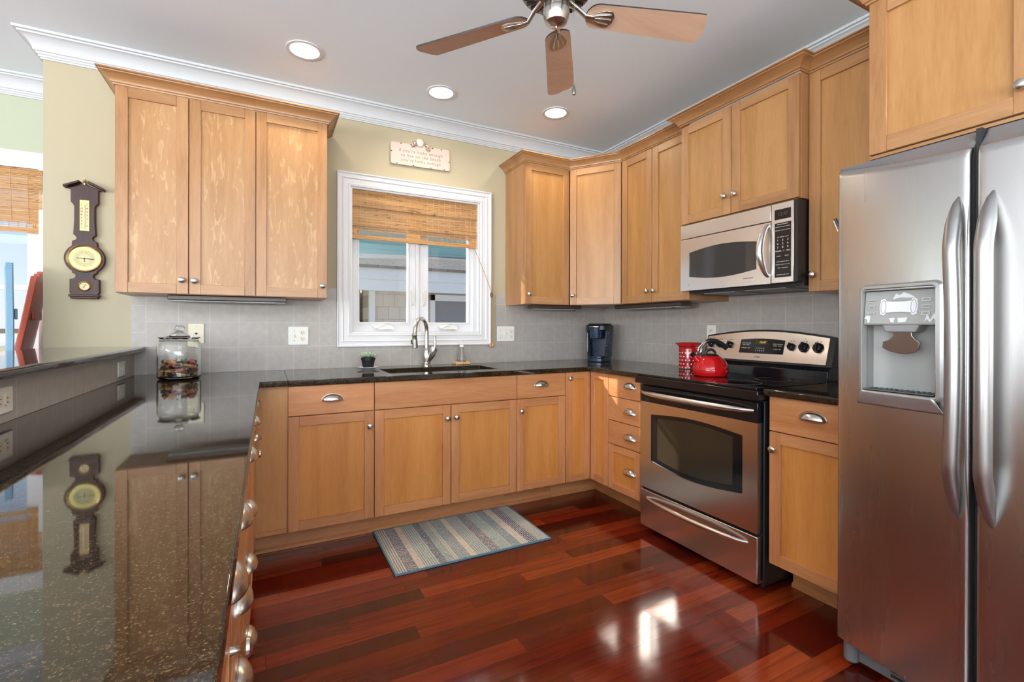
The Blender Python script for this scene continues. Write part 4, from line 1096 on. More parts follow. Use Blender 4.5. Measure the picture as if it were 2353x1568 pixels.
m = MB(); m.lathe([(.007, .585), (.008, .592), (.004, .596), (.008, .602), (.007, .610), (.002, .616), (.003, .622), (0, .625)], (0, -.02, 0), 14); mesh('finial', m, BRASS, t)
m = MB(); m.box(-.019, .019, -.0245, -.022, .345, .505); th_ = mesh('thermometer_plate', m, plain('brass_plate', '#d8bd82', .35, .2), t)
m = MB(); m.tube([(0, -.026, .357), (0, -.026, .478)], .003, 8); mesh('thermometer_tube', m, plain('tube_white', (.75, .72, .72), .15), th_)
text('thermometer_scale', 'F\n120\n100\n80\n60\n40\n20\n0', .012, DARKHOLE, th_, (-.012, -.0248, .42), (pi/2, 0, 0), line=1.35, sx=.6)
text('thermometer_scale', 'C\n40\n30\n20\n10\n0\n10', .012, DARKHOLE, th_, (.011, -.0248, .425), (pi/2, 0, 0), line=1.5, sx=.6)
Mx = Matrix.Rotation(pi/2, 4, 'X')
m = MB(); m.lathe([(.072, 0), (.072, .005), (.068, .009), (.062, .006), (.0615, .002)], (0, -.022, cz), 48, M=Mx); dl_ = mesh('dial_bezel', m, BRASS, t, fix=False)
m = MB(); m.disc((0, -.0252, cz), .062, 48, M=Mx)
def dial_mat():
    q = NT('dial_face'); o = q.sep(q.coord(loc=(0, 0, -cz))); r = q.math('SQRT', q.math('ADD', q.math('POWER', o[0], 2.0), q.math('POWER', o[2], 2.0)))
    an = q.math('ARCTAN2', o[2], o[0]); st = q.math('SINE', q.math('MULTIPLY', an, 40.0))
    c1 = q.ramp(q.math('MULTIPLY', r, 15.0), [(0.0, '#b9b07e'), (.25, '#a9a27c'), (.62, '#b3aa72'), (.66, '#d8cd80'), (1.0, '#d9cf85')], 'LINEAR')
    mk = q.math('MULTIPLY', q.math('GREATER_THAN', st, .55), q.math('MULTIPLY', q.math('GREATER_THAN', r, .024), q.math('LESS_THAN', r, .046)))
    q.set(Base_Color=q.mix(q.math('MULTIPLY', mk, .7), c1, '#55503a'), Roughness=.25, Metallic=.25); return q.m
mesh('dial_face', m, dial_mat(), dl_, fix=False)
m = MB()
for a, L, w_ in ((R_(178), .030, .0015), (R_(-4), .040, .0016), (R_(-85), .018, .001)):
    m.M = Matrix.Translation((0, -.0265, cz)) @ Matrix.Rotation(-a, 4, 'Y'); m.box(0, L, -.0004, .0004, -w_, w_)
m.M = Matrix.Identity(4); m.lathe([(.004, 0), (.003, .003), (0, .003)], (0, -.026, cz), 12, M=Mx); mesh('needles', m, DARKHOLE, dl_)
m = MB(); m.lathe([(.026, 0), (.026, .004), (.022, .007), (.019, .003)], (.0, -.022, .055), 32, M=Mx); d2 = mesh('small_dial_bezel', m, BRASS, t, fix=False)
m = MB(); m.disc((0, -.0252, .055), .020, 32, M=Mx); mesh('small_dial_face', m, plain('small_dial', '#cfc096', .3), d2, fix=False)
m = MB(); m.M = Matrix.Translation((0, -.0262, .055)) @ Matrix.Rotation(R_(-60), 4, 'Y'); m.box(-.012, .012, -.0003, .0003, -.0007, .0007); mesh('small_needle', m, DARKHOLE, d2)

# beach sign
t = thing('beach_sign', 'small pinkish-white metal plaque with seashells hanging above the window', 'sign', (-1.630, -.004, 2.376), 0)
sg = plain('sign_enamel', '#d0beb4', .55)
def rr2(hw, hh, r):
    p = []
    for cx_, cz_, a0_ in ((hw-r, hh-r, 0), (-hw+r, hh-r, pi/2), (-hw+r, -hh+r, pi), (hw-r, -hh+r, 3*pi/2)):
        for k in range(5): a = a0_+pi/2*k/4; p.append((cx_+r*cos(a), cz_+r*sin(a)))
    return p
m = MB(); m.prism(rr2(.212, .076, .014), -.014, -.004, plane=lambda a, b, d: (a, d, b)); pl = mesh('plaque', m, sg, t, bevel=.0025)
t.rotation_euler = (0, R_(-1.0), 0)
ink = plain('sign_ink', '#8a766c', .7)
text('sign_lettering', "if you're lucky enough\nto live on the beach\nyou're lucky enough", .031, ink, pl, (0, -.0145, -.008), (pi/2, 0, 0), line=1.02, space=1.12)
m = MB()
for a, b in ((-.14, .070), (-.07, .070), (.085, .070), (.15, .069), (-.17, -.070), (-.055, -.071), (.07, -.071), (.17, -.069), (-.206, .01), (.207, -.01)):
    m.lathe([(0, 0), (.004, .0002)], (a, -.0143, b), 8, M=Mx)
    m.box(a-.008, a+.001, -.0145, -.0141, b-.0008, b+.0012)
mesh('rust_marks', m, plain('rust_spot', '#3a2a22', .8), pl, fix=False)
m = MB(); m.tube([(-.19, -.013, .069), (.19, -.013, .069)], .0011, 6); mesh('wire_line', m, plain('rust_line', '#94867c', .7), pl)
m = MB(); m.ball((-.010, -.020, .090), .029, 18, sc_=(1, .45, 1)); 
for k in range(9):
    a = pi*(k+.5)/9; m.tube([(-.010, -.033, .086), (-.010+.026*cos(a), -.026, .090+.026*sin(a))], [.001, .003], 5)
mesh('scallop_shell', m, plain('shell_white', '#dcd3c8', .5), t)
def spk():
    q = NT('speckled_shell'); n = q.noise(q.coord(), 160, 2); q.set(Base_Color=q.ramp(n, [(.42, '#6a5048'), (.55, '#d8cbc2'), (.8, '#e8ded6')]), Roughness=.4); return q.m
for cx_, cz_, an in ((-.052, .076, 40), (.045, .066, 145)):
    m = MB(); m.M = Matrix.Translation((cx_, -.022, cz_)) @ Matrix.Rotation(R_(an), 4, 'Y')
    m.lathe([(0, -.032), (.006, -.022), (.012, -.010), (.018, .004), (.016, .012), (.012, .014), (.012, .018), (.008, .020), (.008, .024), (.003, .026), (0, .030)], (0, 0, 0), 16)
    sh_ = mesh('conch_shell', m, spk(), t)
    m = MB(); m.ball((cx_+.006*(1 if cx_ < 0 else -1), -.036, cz_-.006), .009, 10, sc_=(1.4, .4, .7)); mesh('shell_opening', m, plain('shell_pink', '#b98379', .4), sh_)

# outlets and switches.  plate in a local frame: x right, z up, facing -y
def plate(name, label, cat, loc, rot, w, h, mat):
    t = thing(name, label, cat, loc, rot)
    m = MB(); m.box(-w/2, w/2, -.006, 0, -h/2, h/2); p = mesh('cover_plate', m, mat, t, bevel=.003); return t, p
def duplex(p, cx_, mat=IVORY, gap=.0195):
    for dz in (gap, -gap):
        m = MB(); pts = [(cx_+.0165*cos(a)*1.0, dz+min(max(.0165*sin(a), -.0125), .0125)) for a in [2*pi*k/28 for k in range(28)]]
        m.prism(pts, -.0085, -.006, plane=lambda a, b, d: (a, d, b)); s = mesh('socket', m, mat, p)
        m = MB(); m.box(cx_-.0075, cx_-.0055, -.0088, -.0083, dz-.002, dz+.007); m.box(cx_+.0055, cx_+.0072, -.0088, -.0083, dz-.001, dz+.006)
        m.lathe([(0, .0), (.0024, .0)], (cx_, -.0088, dz-.008), 10, M=Mx); mesh('socket_slots', m, DARKHOLE, s, fix=False)
def toggle(p, cx_, up=True):
    m = MB(); m.box(cx_-.005, cx_+.005, -.0075, -.006, -.012, .012); m.prism([(-.006, -.003), (-.018, .004 if up else -.010), (-.017, .010 if up else -.004), (-.006, .005)], cx_-.0035, cx_+.0035, plane=lambda a, b, d: (d, a, b))
    mesh('toggle_switch', m, IVORY, p)
    m = MB()
    for dz in (.030, -.030): m.lathe([(0, 0), (.003, 0)], (cx_, -.0063, dz), 8, M=Mx)
    mesh('screws', m, GREY, p, fix=False)
t, p = plate('phone_jack', 'ivory phone jack plate on the tiles behind the candy jar', 'wall plate', (-2.9445, -.008, 1.141), 0, .076, .115, IVORY)
m = MB(); m.prism([(-.006, .005), (.006, .005), (.006, -.002), (.002, -.006), (-.002, -.006), (-.006, -.002)], -.0066, -.006, plane=lambda a, b, d: (a, d, b)); mesh('jack_hole', m, DARKHOLE, p)
m = MB(); m.lathe([(0, 0), (.002, 0)], (0, -.0063, .043), 8, M=Mx); mesh('screws', m, GREY, p, fix=False)
t, p = plate('switch_plate', 'white plate with one switch and a double outlet left of the window', 'wall plate', (-2.411, -.008, 1.125), 0, .116, .115, WHITEP); toggle(p, -.023, False); duplex(p, .023)
t, p = plate('switch_plate', 'white plate with two switches and an outlet right of the window', 'wall plate', (-.960, -.008, 1.130), 0, .150, .115, WHITEP); toggle(p, -.046, False); toggle(p, 0, True); duplex(p, .046, WHITEP)
t, p = plate('outlet', 'white outlet on the tiles just above the left end of the stove', 'outlet', (-.008, -1.112, 1.141), RR, .072, .115, WHITEP); duplex(p, 0)
t, p = plate('outlet', 'white outlet plate on the half wall near the back corner', 'outlet', (-3.228, -.278, .970), pi/2, .116, .074, WHITEP)
for dx in (-.02, .02):
    m = MB(); m.lathe([(0, .002), (.012, .002), (.012, 0)], (dx, -.006, 0), 20, M=Mx); mesh('socket', m, WHITEP, p)
t, p = plate('outlet', 'white outlet plate on the half wall at the left edge of the picture', 'outlet', (-3.228, -1.455, .977), pi/2, .116, .074, WHITEP)
p.rotation_euler = (0, 0, 0)
for dx in (-.0195, .0195):
    m = MB(); pts = [(dx+.0125*max(-1, min(1, 1.25*cos(a))), .0165*sin(a)) for a in [2*pi*k/28 for k in range(28)]]
    m.prism(pts, -.0085, -.006, plane=lambda a, b, d: (a, d, b)); s = mesh('socket', m, IVORY, p)
    m = MB(); m.box(dx-.006, dx+.002, -.0089, -.0083, .0052, .0072); m.box(dx-.006, dx+.002, -.0089, -.0083, -.0072, -.0052); mesh('socket_slots', m, DARKHOLE, s)

# ================================================================== COUNTER OBJECTS
# candy jar
JX, JY = -2.985, -.298
t = thing('candy_jar', 'clear glass jar with knobbed lid on the peninsula counter', 'jar', (JX, JY, ZC))
m = MB()
prof = [(0, .002), (.085, .001), (.092, .006), (.0945, .014), (.0945, .170), (.092, .182), (.085, .190), (.083, .196), (.085, .200), (.0815, .200), (.079, .192), (.086, .183), (.0905, .170), (.0905, .016), (.086, .010), (0, .010)]
m.lathe(prof, (0, 0, 0), 56); mesh('jar_body', m, GLASS, t)
m = MB(); prof = [(0, .202), (.078, .202), (.086, .206), (.092, .211), (.090, .213), (.070, .210), (.050, .220), (.034, .232), (.018, .238), (.013, .242), (.020, .248), (.024, .257), (.022, .266), (.013, .272), (0, .273)]
m.lathe(prof, (0, 0, 0), 48); mesh('lid', m, GLASS, t)
def dots(name, bg, fg, sc_=110, th=.30):
    q = NT(name); vo = q.n('ShaderNodeTexVoronoi'); vo.inputs['Scale'].default_value = sc_; vo.inputs['Randomness'].default_value = .3; q.l(q.coord(), vo.inputs['Vector'])
    q.set(Base_Color=q.mix(q.math('LESS_THAN', vo.outputs['Distance'], th), bg, fg), Roughness=.3); return q.m
CM = [plain('black_wrapper', (.02, .018, .02), .25), dots('red_dotted_wrapper', '#b5352a', '#f0e0d8', 150), plain('gold_wrapper', '#c79a58', .35, .2)]
CN = ['black', 'red dotted', 'golden']
spots = []
layers_ = [(9, .060, .026), (4, .026, .026), (9, .060, .046), (4, .026, .047), (9, .059, .066), (4, .026, .067), (7, .055, .085), (3, .020, .088)]
kk = 0
for n, r, z in layers_:
    for k in range(n):
        a = 2*pi*k/n + z*30; spots.append((r*cos(a), r*sin(a), z+.003*(k % 2), a))
for i, (x, y, z, a) in enumerate(spots):
    ci = (0, 1, 0, 2, 1, 0, 2)[i % 7]
    m = MB()
    P = [(-.036, 0, 0), (-.028, 0, 0), (-.022, 0, 0), (-.019, 0, 0), (0, 0, 0), (.019, 0, 0), (.022, 0, 0), (.028, 0, 0), (.036, 0, 0)]
    m.tube(P, [.014, .010, .004, .0125, .0145, .0125, .004, .010, .014], 10, flat=(1.0, .7))
    o = mesh('wrapped_candy', m, CM[ci])
    o.location = (JX+x, JY+y, ZC+z); o.rotation_euler = (rnd.uniform(-.3, .3), rnd.uniform(-.25, .25), a+pi/2+rnd.uniform(-.3, .3))
    tag(o, CN[ci] + ' wrapped candy among the sweets in the glass jar', 'candy', CN[ci] + ' wrapped candies in the jar')

# succulent
t = thing('saucer', 'small white saucer under the black succulent pot', 'saucer', (-2.022, -.200, ZC))
m = MB(); m.lathe([(0, .001), (.034, .001), (.038, .004), (.058, .012), (.067, .016), (.0655, .0175), (.050, .012), (.036, .007), (0, .007)], (0, 0, 0), 40); mesh('dish', m, plain('white_glaze', '#dfe2e8', .12), t)
t = thing('potted_succulent', 'small green succulent in a black plastic pot beside the sink', 'plant', (-2.022, -.200, ZC+.0075))
m = MB(); m.lathe([(0, 0), (.030, 0), (.032, .003), (.041, .052), (.044, .053), (.045, .066), (.0425, .067), (.041, .060), (0, .058)], (0, 0, 0), 32); mesh('pot', m, BLACKM, t)
m = MB()
for ring_, (n, L, el, r0) in enumerate(((12, .064, 16, .004), (10, .054, 34, .004), (7, .042, 54, .003), (5, .026, 74, .002))):
    for k in range(n):
        a = 2*pi*k/n + ring_*.5; e = R_(el)
        P = [];
        for q in (0, .25, .55, .8, 1.0):
            P.append((cos(a)*(r0+L*q*cos(e)), sin(a)*(r0+L*q*cos(e)), .066+L*q*sin(e) + .002))
        m.tube(P, [.004, .0075, .0085, .0055, .0008], 8, flat=(1.25, .5))
q = NT('succulent_leaf'); n_ = q.noise(q.coord(), 90, 2); q.set(Base_Color=q.ramp(n_, [(.3, '#93b092'), (.6, '#bcd2b4'), (.8, '#d6e3c8')]), Roughness=.45)
mesh('leaves', m, q.m, t, smooth=50)
# soap dispenser on wooden stand
t = thing('wooden_stand', 'little light wood block under the soap dispenser', 'stand', (-1.350, -.085, ZC))
m = MB(); m.box(-.054, .054, -.028, .028, .001, .020); st_ = mesh('block', m, wood('light_block', 'x', base='#d9ad7c', dark='#c8975f', light='#e2bd90'), t, bevel=.003)
m = MB(); m.box(.0, .002, -.0285, -.0278, .002, .017); m.box(.018, .020, -.0285, -.0278, .002, .017); mesh('dark_line', m, DARKHOLE, st_)
t = thing('soap_dispenser', 'clear glass flask soap dispenser with a white pump under the window', 'soap dispenser', (-1.350, -.085, ZC+.0205))
m = MB(); prof = [(0, .0), (.030, .0), (.0335, .004), (.033, .014), (.022, .060), (.0135, .088), (.0125, .100), (.0145, .104), (.0115, .104), (.0105, .098), (.0115, .088), (.0195, .060), (.030, .014), (.029, .006), (0, .005)]
m.lathe(prof, (0, 0, 0), 36); mesh('flask', m, GLASS, t)
m = MB(); m.lathe([(.016, .1045), (.016, .116), (.008, .119), (.0045, .121), (.0045, .133), (.010, .134), (.010, .141), (0, .142)], (0, 0, 0), 20); m.tube([(0, 0, .138), (-.018, -.008, .139), (-.030, -.014, .134)], .004, 8); m.tube([(0, 0, .100), (0, 0, .008)], .002, 6); mesh('pump', m, WHITEP, t)

# coffee maker
def coffee():
    t = thing('coffee_maker', 'navy blue single-cup coffee maker in the far counter corner', 'coffee maker', (-.262, -.262, ZC), R_(-62))
    NAVY = plain('navy_plastic', (.012, .020, .045), .28); BL = plain('navy_gloss', (.010, .028, .065), .12)
    hw = .090
    def rrect(hx, y0, y1, r):
        p = []
        for cx_, cy_, a0_ in ((hx-r, y1-r, 0), (-hx+r, y1-r, pi/2), (-hx+r, y0+r, pi), (hx-r, y0+r, 3*pi/2)):
            for k in range(6): a = a0_+pi/2*k/5; p.append((cx_+r*cos(a), cy_+r*sin(a)))
        return p
    m = MB(); m.prism(rrect(.072, -.095, .10, .045), .001, .030); mesh('base', m, NAVY, t, bevel=.004)
    m = MB(); m.prism(rrect(.060, -.085, -.005, .035), .0305, .044); mesh('drip_tray', m, BL, t, bevel=.003)
    # tapering column body with curved inner face
    m = MB()
    def col(u, v):
        hx = .074+.018*v; y1 = .10; y0 = -.01
        a = u*2*pi; return None
    vs = []; rings_ = []
    for k, z in enumerate((.030, .10, .18, .245)):
        s = (z-.03)/.215; rings_.append([(a, b, z) for a, b in rrect(.074+.014*s, .000-.0*s, .102, .03)])
    n = len(rings_[0])
    for i in range(3): m.add(rings_[i]+rings_[i+1], [(k, (k+1) % n, n+(k+1) % n, n+k) for k in range(n)])
    m.add(rings_[0], [tuple(range(n))[::-1]]); m.add(rings_[-1], [tuple(range(n))])
    # forward side wings
    for s in (-1, 1):
        m.prism([(s*.088, .242), (s*.076, .242), (s*.066, .032), (s*.074, .032)], -.055, .03, plane=lambda a, b, d: (a, d, b))
    mesh('body', m, NAVY, t, bevel=.003)
    m = MB(); m.prism(rrect(.092, -.085, .105, .05), .243, .285); m.prism(rrect(.080, -.072, .095, .05), .284, .298); hd = mesh('head', m, BLACKM, t, bevel=.006)
    m = MB(); m.lathe([(.045, .180), (.050, .185), (.052, .262), (.056, .268), (.056, .276), (.045, .280)], (0, -.052, 0), 32); mesh('brew_head', m, BL, hd)
    m = MB(); m.lathe([(.0565, .268), (.0585, .270), (.0585, .274), (.0565, .276)], (0, -.052, 0), 32); mesh('silver_ring', m, NICKEL, hd, fix=False)
    m = MB(); m.box(-.0775, -.0700, -.0565, -.0548, .075, .225); mesh('water_gauge', m, GREY, t)
    m = MB(); m.ball((.045, -.094, .018), .003, 8); mesh('power_light', m, WHITEP, t)
coffee()

# red crock with dots
def crock():
    t = thing('utensil_crock', 'red polka-dot ceramic crock on the counter behind the kettle', 'crock', (-.160, -1.065, ZC))
    q = NT('red_dotted_glaze'); o = q.sep(q.coord())
    an = q.math('MULTIPLY', q.math('DIVIDE', q.math('ARCTAN2', o[1], o[0]), 2*pi), 17.0)
    rz = q.math('DIVIDE', o[2], .0235); row = q.math('FLOOR', rz)
    fu = q.math('SUBTRACT', q.math('FRACT', q.math('ADD', an, q.math('MULTIPLY', row, .5))), .5); fv = q.math('SUBTRACT', q.math('FRACT', rz), .5)
    d = q.math('ADD', q.math('POWER', q.math('MULTIPLY', fu, 1.13), 2.0), q.math('POWER', fv, 2.0))
    k = q.math('MULTIPLY', q.math('LESS_THAN', d, .045), q.math('LESS_THAN', o[2], .118))
    q.set(Base_Color=q.mix(k, '#a51418', '#f1e6e2'), Roughness=.14)
    m = MB(); m.lathe([(0, .001), (.061, .001), (.064, .004), (.064, .128), (.063, .136), (.065, .146), (.072, .150), (.073, .166), (.070, .170), (.062, .170), (.059, .160), (.059, .130), (.059, .01), (0, .01)], (0, 0, 0), 48)
    m.tube([(-.03, .055, .158), (-.036, .066, .161), (-.040, .076, .166)], [.016, .010, .006], 10, flat=(1, .6))
    mesh('pot', m, q.m, t)
    m = MB(); m.lathe([(0.05, .0005), (.0645, .0005), (.0648, .006), (.0635, .008)], (0, 0, 0), 40); mesh('foot_ring', m, plain('brown_clay', '#5a3326', .6), t, fix=False)
crock()

# red kettle
def kettle():
    t = thing('kettle', 'shiny red enamel kettle with black handle on the glass cooktop', 'kettle', (-.415, -1.440, .9168), R_(-28))
    RED = plain('red_enamel', '#c01318', .08)
    m = MB(); prof = [(0, .0), (.080, .0), (.086, .004), (.0915, .018), (.092, .035), (.0885, .056), (.079, .078), (.062, .098), (.046, .108), (.040, .110)]
    m.lathe(prof, (0, 0, 0), 56)
    b = mesh('body', m, RED, t)
    m = MB(); m.tube([(-.062, 0, .072), (-.082, 0, .095), (-.094, 0, .112)], [.020, .015, .013], 18); sp = mesh('spout', m, RED, t)
    m = MB(); m.tube([(-.092, 0, .109), (-.101, 0, .122)], [.0145, .0135], 18); mesh('whistle_cap', m, BLACK, sp)
    m = MB(); m.lathe([(.041, .107), (.044, .110), (.038, .116), (.020, .121), (0, .122)], (0, 0, 0), 36); ld = mesh('lid', m, BLACKM, t)
    P = [(-.026, 0, .118)] + [(-.026*cos(pi*k/10), 0, .118+.026*sin(pi*k/10)) for k in range(1, 10)] + [(.026, 0, .118)]
    m = MB(); m.tube(P, .005, 10, flat=(1.4, .7)); mesh('lid_loop', m, BLACKM, ld)
    for s in (-1, 1):
        m = MB(); m.tube([(-.050, s*.018, .098), (-.062, s*.020, .125), (-.056, s*.017, .155), (-.036, s*.012, .178), (-.018, s*.006, .188)], [.004, .0045, .0045, .005, .006], 10); mesh('handle_bracket', m, CHROME, t)
    m = MB(); m.tube([(-.024, 0, .186), (0, 0, .194), (.030, 0, .190), (.060, 0, .174), (.088, 0, .150)], [.010, .0125, .013, .0135, .013], 16); mesh('grip', m, BLACKM, t)
    text('printed_mark', '* * *', .012, NICKEL, b, (.0, -.0905, .05), (pi/2, 0, 0))
kettle()

# ================================================================== RUG
def rug():
    q = NT('woven_rug_stripes'); o = q.sep(q.coord())
    x = o[0]; y = o[1]
    cols = ['#d9d2c2', '#30405e', '#e0d3c0', '#8fa9a8', '#27375a', '#9fb2ac', '#dfd4c2', '#5f8b95', '#e6d8c4', '#8aa6a6', '#2f4068', '#a3bab4', '#cfc9b8', '#4c7c8c', '#ddd3c2', '#28406a', '#dcd5c6']
    w = [.060, .055, .035, .075, .035, .040, .025, .065, .030, .080, .055, .060, .012, .050, .050, .060, .075]
    tot = sum(w); pos = 0; st = []; alt = []
    for c, ww in zip(cols, w):
        st.append((pos/tot, c)); pos += ww
    fx = q.math('DIVIDE', x, .868)
    def cramp(fac, stops):
        return q.ramp(fac, stops, 'CONSTANT')
    basec = cramp(fx, st)
    inv = ['#6d7f86', '#d8d2c4', '#8fa3a8', '#dcd6c8', '#c9cdc6', '#e0dacb', '#93a9a8', '#dcd4c4', '#a9b5b2', '#d9d3c6', '#ddd6c9', '#dcd8ca', '#8aa0a0', '#cfd2c8', '#8d9ea0', '#d8d3c6', '#5f8b95']
    patc = cramp(fx, [(s[0], c) for s, c in zip(st, inv)])
    zig = q.math('ABSOLUTE', q.math('SUBTRACT', q.math('FRACT', q.math('MULTIPLY', x, 28.0)), .5))
    w1 = q.math('SINE', q.math('MULTIPLY', q.math('ADD', y, q.math('MULTIPLY', zig, .016)), 560.0))
    w2 = q.math('SINE', q.math('MULTIPLY', x, 520.0))
    vo = q.n('ShaderNodeTexVoronoi'); vo.inputs['Scale'].default_value = 95; vo.inputs['Randomness'].default_value = .45; q.l(q.coord(), vo.inputs['Vector'])
    v1 = q.math('SUBTRACT', .42, vo.outputs['Distance'])
    sel = q.ramp(fx, [(s[0], ((0, 0, 0), (1, 1, 1), (.5, .5, .5))[i % 3]) for i, s in enumerate(st)], 'CONSTANT')
    f = q.math('ADD', q.math('MULTIPLY', q.math('LESS_THAN', sel, .25), w2), q.math('ADD', q.math('MULTIPLY', q.math('GREATER_THAN', sel, .75), w1), q.math('MULTIPLY', q.math('MULTIPLY', q.math('GREATER_THAN', sel, .25), q.math('LESS_THAN', sel, .75)), q.math('MULTIPLY', v1, 4.0))))
    n = q.noise(q.coord(), 300, 2); f = q.math('ADD', f, q.math('MULTIPLY', q.math('SUBTRACT', n, .5), 2.0))
    c = q.mix(q.math('MULTIPLY', q.math('GREATER_THAN', f, .25), .9), basec, patc)
    v3 = q.n('ShaderNodeTexVoronoi'); v3.inputs['Scale'].default_value = 170; q.l(q.coord(scale=(1, .7, 1)), v3.inputs['Vector'])
    sp = q.math('MULTIPLY', q.math('LESS_THAN', v3.outputs['Distance'], .30), q.math('GREATER_THAN', q.noise(q.coord(), 24, 2), .47))
    c = q.mix(q.math('MULTIPLY', sp, .75), c, patc)
    v4 = q.noise(q.coord(), 130, 1); c = q.mix(q.math('MULTIPLY', q.math('GREATER_THAN', v4, .60), .55), c, '#e3dbcb')
    q.set(Base_Color=c, Roughness=.9); q.bump(n, .4, .002)
    t = thing('rug', 'blue and cream striped woven rug on the dark red floor before the sink', 'rug', (-2.048, -1.017, .0005))
    m = MB(); m.box(.008, .860, .008, .530, .001, .0085); mesh('woven_field', m, q.m, t)
    m = MB(); m.cells([0, .010, .858, .868], [0, .010, .530, .540], lambda a, b: .010 < a < .858 and .010 < b < .530, .0005, .0095); mesh('binding', m, plain('teal_binding', '#5d8797', .8), t, bevel=.002)
rug()

# ================================================================== BAR STOOLS (tops of tall curved backs)
def stool(label, loc, rotz, lean, col, edge):
    t = thing('bar_stool', label, 'bar stool', loc, rotz)
    # local: the sitter faces -x; the back stands at x~0, slats run along y
    MC = plain('painted_wood_' + label.split()[1], col, .3); w = .17
    prof_ = lambda z: .008*sin((z-.70)*5.2) + (z-.72)*math.tan(R_(lean))
    for k in range(5):
        yc = -w+.038+k*(2*w-.076)/4
        m = MB(); P = [(prof_(z), yc, z) for z in (.70, .80, .90, 1.0, 1.1, 1.2, 1.3, 1.4, 1.49 - .018*abs(k-2))]
        vs = [];
        for (x, y, z) in P: vs += [(x-.014, y-.035, z), (x+.014, y-.035, z), (x+.014, y+.035, z), (x-.014, y+.035, z)]
        fs = [(0, 1, 2, 3)[::-1], tuple(len(vs)-4+i for i in range(4))]
        for i in range(len(P)-1):
            for j in range(4): fs.append((4*i+j, 4*i+(j+1) % 4, 4*i+4+(j+1) % 4, 4*i+4+j))
        m.add(vs, fs); mesh('back_slat', m, MC, t, bevel=.004)
    m = MB()
    for z in (1.24,): m.box(prof_(z)+.0145, prof_(z)+.026, -w+.06, w-.06, z-.025, z+.025)
    mesh('back_rail', m, MC, t, bevel=.003)
    m = MB(); m.box(-.40, .02, -w-.01, w+.01, .70, .735); mesh('seat', m, MC, t, bevel=.008)
    for x in (-.37, -.0):
        for y in (-w+.01, w-.01):
            m = MB(); m.box(x-.02, x+.02, y-.02, y+.02, .001, .70); mesh('leg', m, MC, t, bevel=.004)
    m = MB(); m.box(-.37, 0, -w+.0, -w+.02, .25, .29); m.box(-.37, 0, w-.02, w, .25, .29); m.box(-.38, -.36, -w, w, .30, .34); mesh('footrest', m, MC, t)
stool('tall blue wooden bar stool back nearest the left edge, behind the bar', (-3.718, -.06, 0), R_(19), 1.5, '#6f9dbd', None)
stool('tall red wooden bar stool back leaning beside the white casing, behind the bar', (-3.868, .360, 0), R_(10), 11, '#b0503a', None)

# ================================================================== OUTSIDE
m = MB(); m.box(-60, 60, .9, 120, -2.6, -2.5); g = mesh('ground_outside', m, paint('dune_grass', '#8a8060', .9)); struct(g); g.name = 'ground'
m = MB(); m.box(-3.4, 9, .9, 14, -2.50, -2.46); struct(mesh('bounce_slab', m, paint('bounce_slab_pale', '#d8d2c6', .9)))  # pale slab added to bounce sunlight onto the neighbouring house
def siding():
    q = NT('beige_shingle_siding'); o = q.sep(q.coord()); br = q.n('ShaderNodeTexBrick'); q.l(q.comb(o[0], o[2]), br.inputs['Vector'])
    br.inputs['Scale'].default_value = 1; br.inputs['Brick Width'].default_value = .17; br.inputs['Row Height'].default_value = .19; br.inputs['Mortar Size'].default_value = .004
    br.inputs['Color1'].default_value = lin('#c9bfb5'); br.inputs['Color2'].default_value = lin('#cfc5bc'); br.inputs['Mortar'].default_value = lin('#a79e95')
    q.set(Base_Color=br.outputs['Color'], Roughness=.8); return q.m
def roofm():
    q = NT('grey_roof_shingles'); o = q.sep(q.coord()); br = q.n('ShaderNodeTexBrick'); q.l(q.comb(o[0], o[1]), br.inputs['Vector'])
    br.inputs['Scale'].default_value = 1; br.inputs['Brick Width'].default_value = .26; br.inputs['Row Height'].default_value = .11; br.inputs['Mortar Size'].default_value = .006
    br.inputs['Color1'].default_value = lin('#857c76'); br.inputs['Color2'].default_value = lin('#91887f'); br.inputs['Mortar'].default_value = lin('#6a625c')
    q.set(Base_Color=br.outputs['Color'], Roughness=.9); return q.m
t = thing('neighbouring_house', 'grey-roofed beige shingled house seen through the sink window', 'house', (-1.2, 4.0, -2.5))
O = lambda x, y, z: (x+1.2, y-4.0, z+2.5)
def obox(m, x0, x1, y0, y1, z0, z1):
    a = O(x0, y0, z0); b = O(x1, y1, z1); m.box(a[0], b[0], a[1], b[1], a[2], b[2])
m = MB(); obox(m, -1.20, 4.2, 4.0, 7.4, -2.5, 1.80); mesh('wall', m, siding(), t)
m = MB(); obox(m, -2.1, -1.25, 4.7, 7.0, -2.5, 1.80); mesh('side_wall', m, siding(), t)
m = MB(); obox(m, -1.24, -1.155, 3.96, 4.05, -2.5, 1.80); mesh('corner_board', m, WHITE, t)
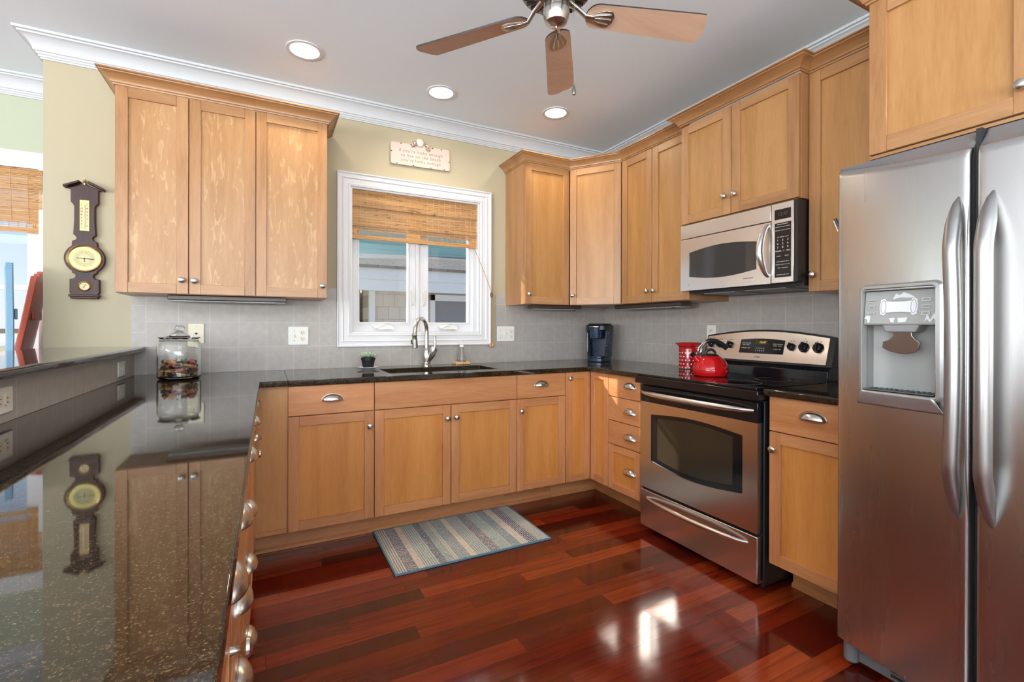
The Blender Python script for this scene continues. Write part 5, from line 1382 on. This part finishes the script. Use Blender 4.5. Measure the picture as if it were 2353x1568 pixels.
m = MB(); obox(m, -3.2, 4.4, 3.58, 3.64, 1.86, 2.03); obox(m, -3.2, 4.4, 3.60, 3.66, 1.70, 1.865); obox(m, -3.2, 4.4, 3.66, 4.0, 1.74, 1.76); mesh('fascia', m, WHITE, t, bevel=.01)
m = MB(); pr = [O(-3.2, 3.54, 2.02), O(4.4, 3.54, 2.02), O(4.4, 5.6, 2.66), O(-3.2, 5.6, 2.40)]
pr2 = [(x, y, z+.04) for x, y, z in pr]; m.add(pr+pr2, [(0, 3, 2, 1), (4, 5, 6, 7), (0, 1, 5, 4), (1, 2, 6, 5), (2, 3, 7, 6), (3, 0, 4, 7)]); mesh('roof', m, roofm(), t)
m = MB(); a = -.256
fr_ = MB(); 
for (x0_, x1_, z0_, z1_) in ((-.30, -.22, .5, 1.70), (1.0, 1.08, .5, 1.70), (-.30, 1.08, 1.60, 1.70), (-.30, 1.08, .5, .58)): obox(fr_, x0_, x1_, 3.95, 4.0, z0_, z1_)
wf = mesh('window_frame', fr_, WHITE, t, bevel=.005)
m = MB(); obox(m, -.22, 1.0, 3.985, 3.998, .58, 1.60); mesh('window_screen', m, plain('grey_screen', '#8a8a8c', .8), wf)
t = thing('teal_house', 'teal-walled taller house rising behind the grey roof outside', 'house', (0, 8.6, -2.5))
m = MB(); m.box(-2.7, 6, 0, 4, 0, 9)
q = NT('teal_siding'); o_ = q.sep(q.coord()); s_ = q.math('FRACT', q.math('DIVIDE', o_[2], .16)); q.set(Base_Color=q.mix(q.math('LESS_THAN', s_, .07), '#9cc2b8', '#7fa9a2'), Roughness=.7)
mesh('wall', m, q.m, t)
m = MB(); m.box(-2.76, -2.70, -.02, .1, 0, 9); mesh('corner_board', m, WHITE, t)
# deck railing past the dining window
t = thing('deck_railing', 'weathered wooden deck railing outside the dining window', 'railing', (-7, 2.2, 0))
WD = wood('weathered_wood', 'x', base='#8b7c66', dark='#6f6250', light='#a09078', rough=.8)
m = MB(); m.box(0, 4.4, -.04, .04, 1.10, 1.16); m.box(0, 4.4, -.02, .02, 1.16-.40, 1.16-.34); mesh('top_rail', m, WD, t)
for k in range(4):
    m = MB(); m.box(k*1.45-.045, k*1.45+.045, -.045, .045, -2.5, 1.12); mesh('post', m, WD, t)
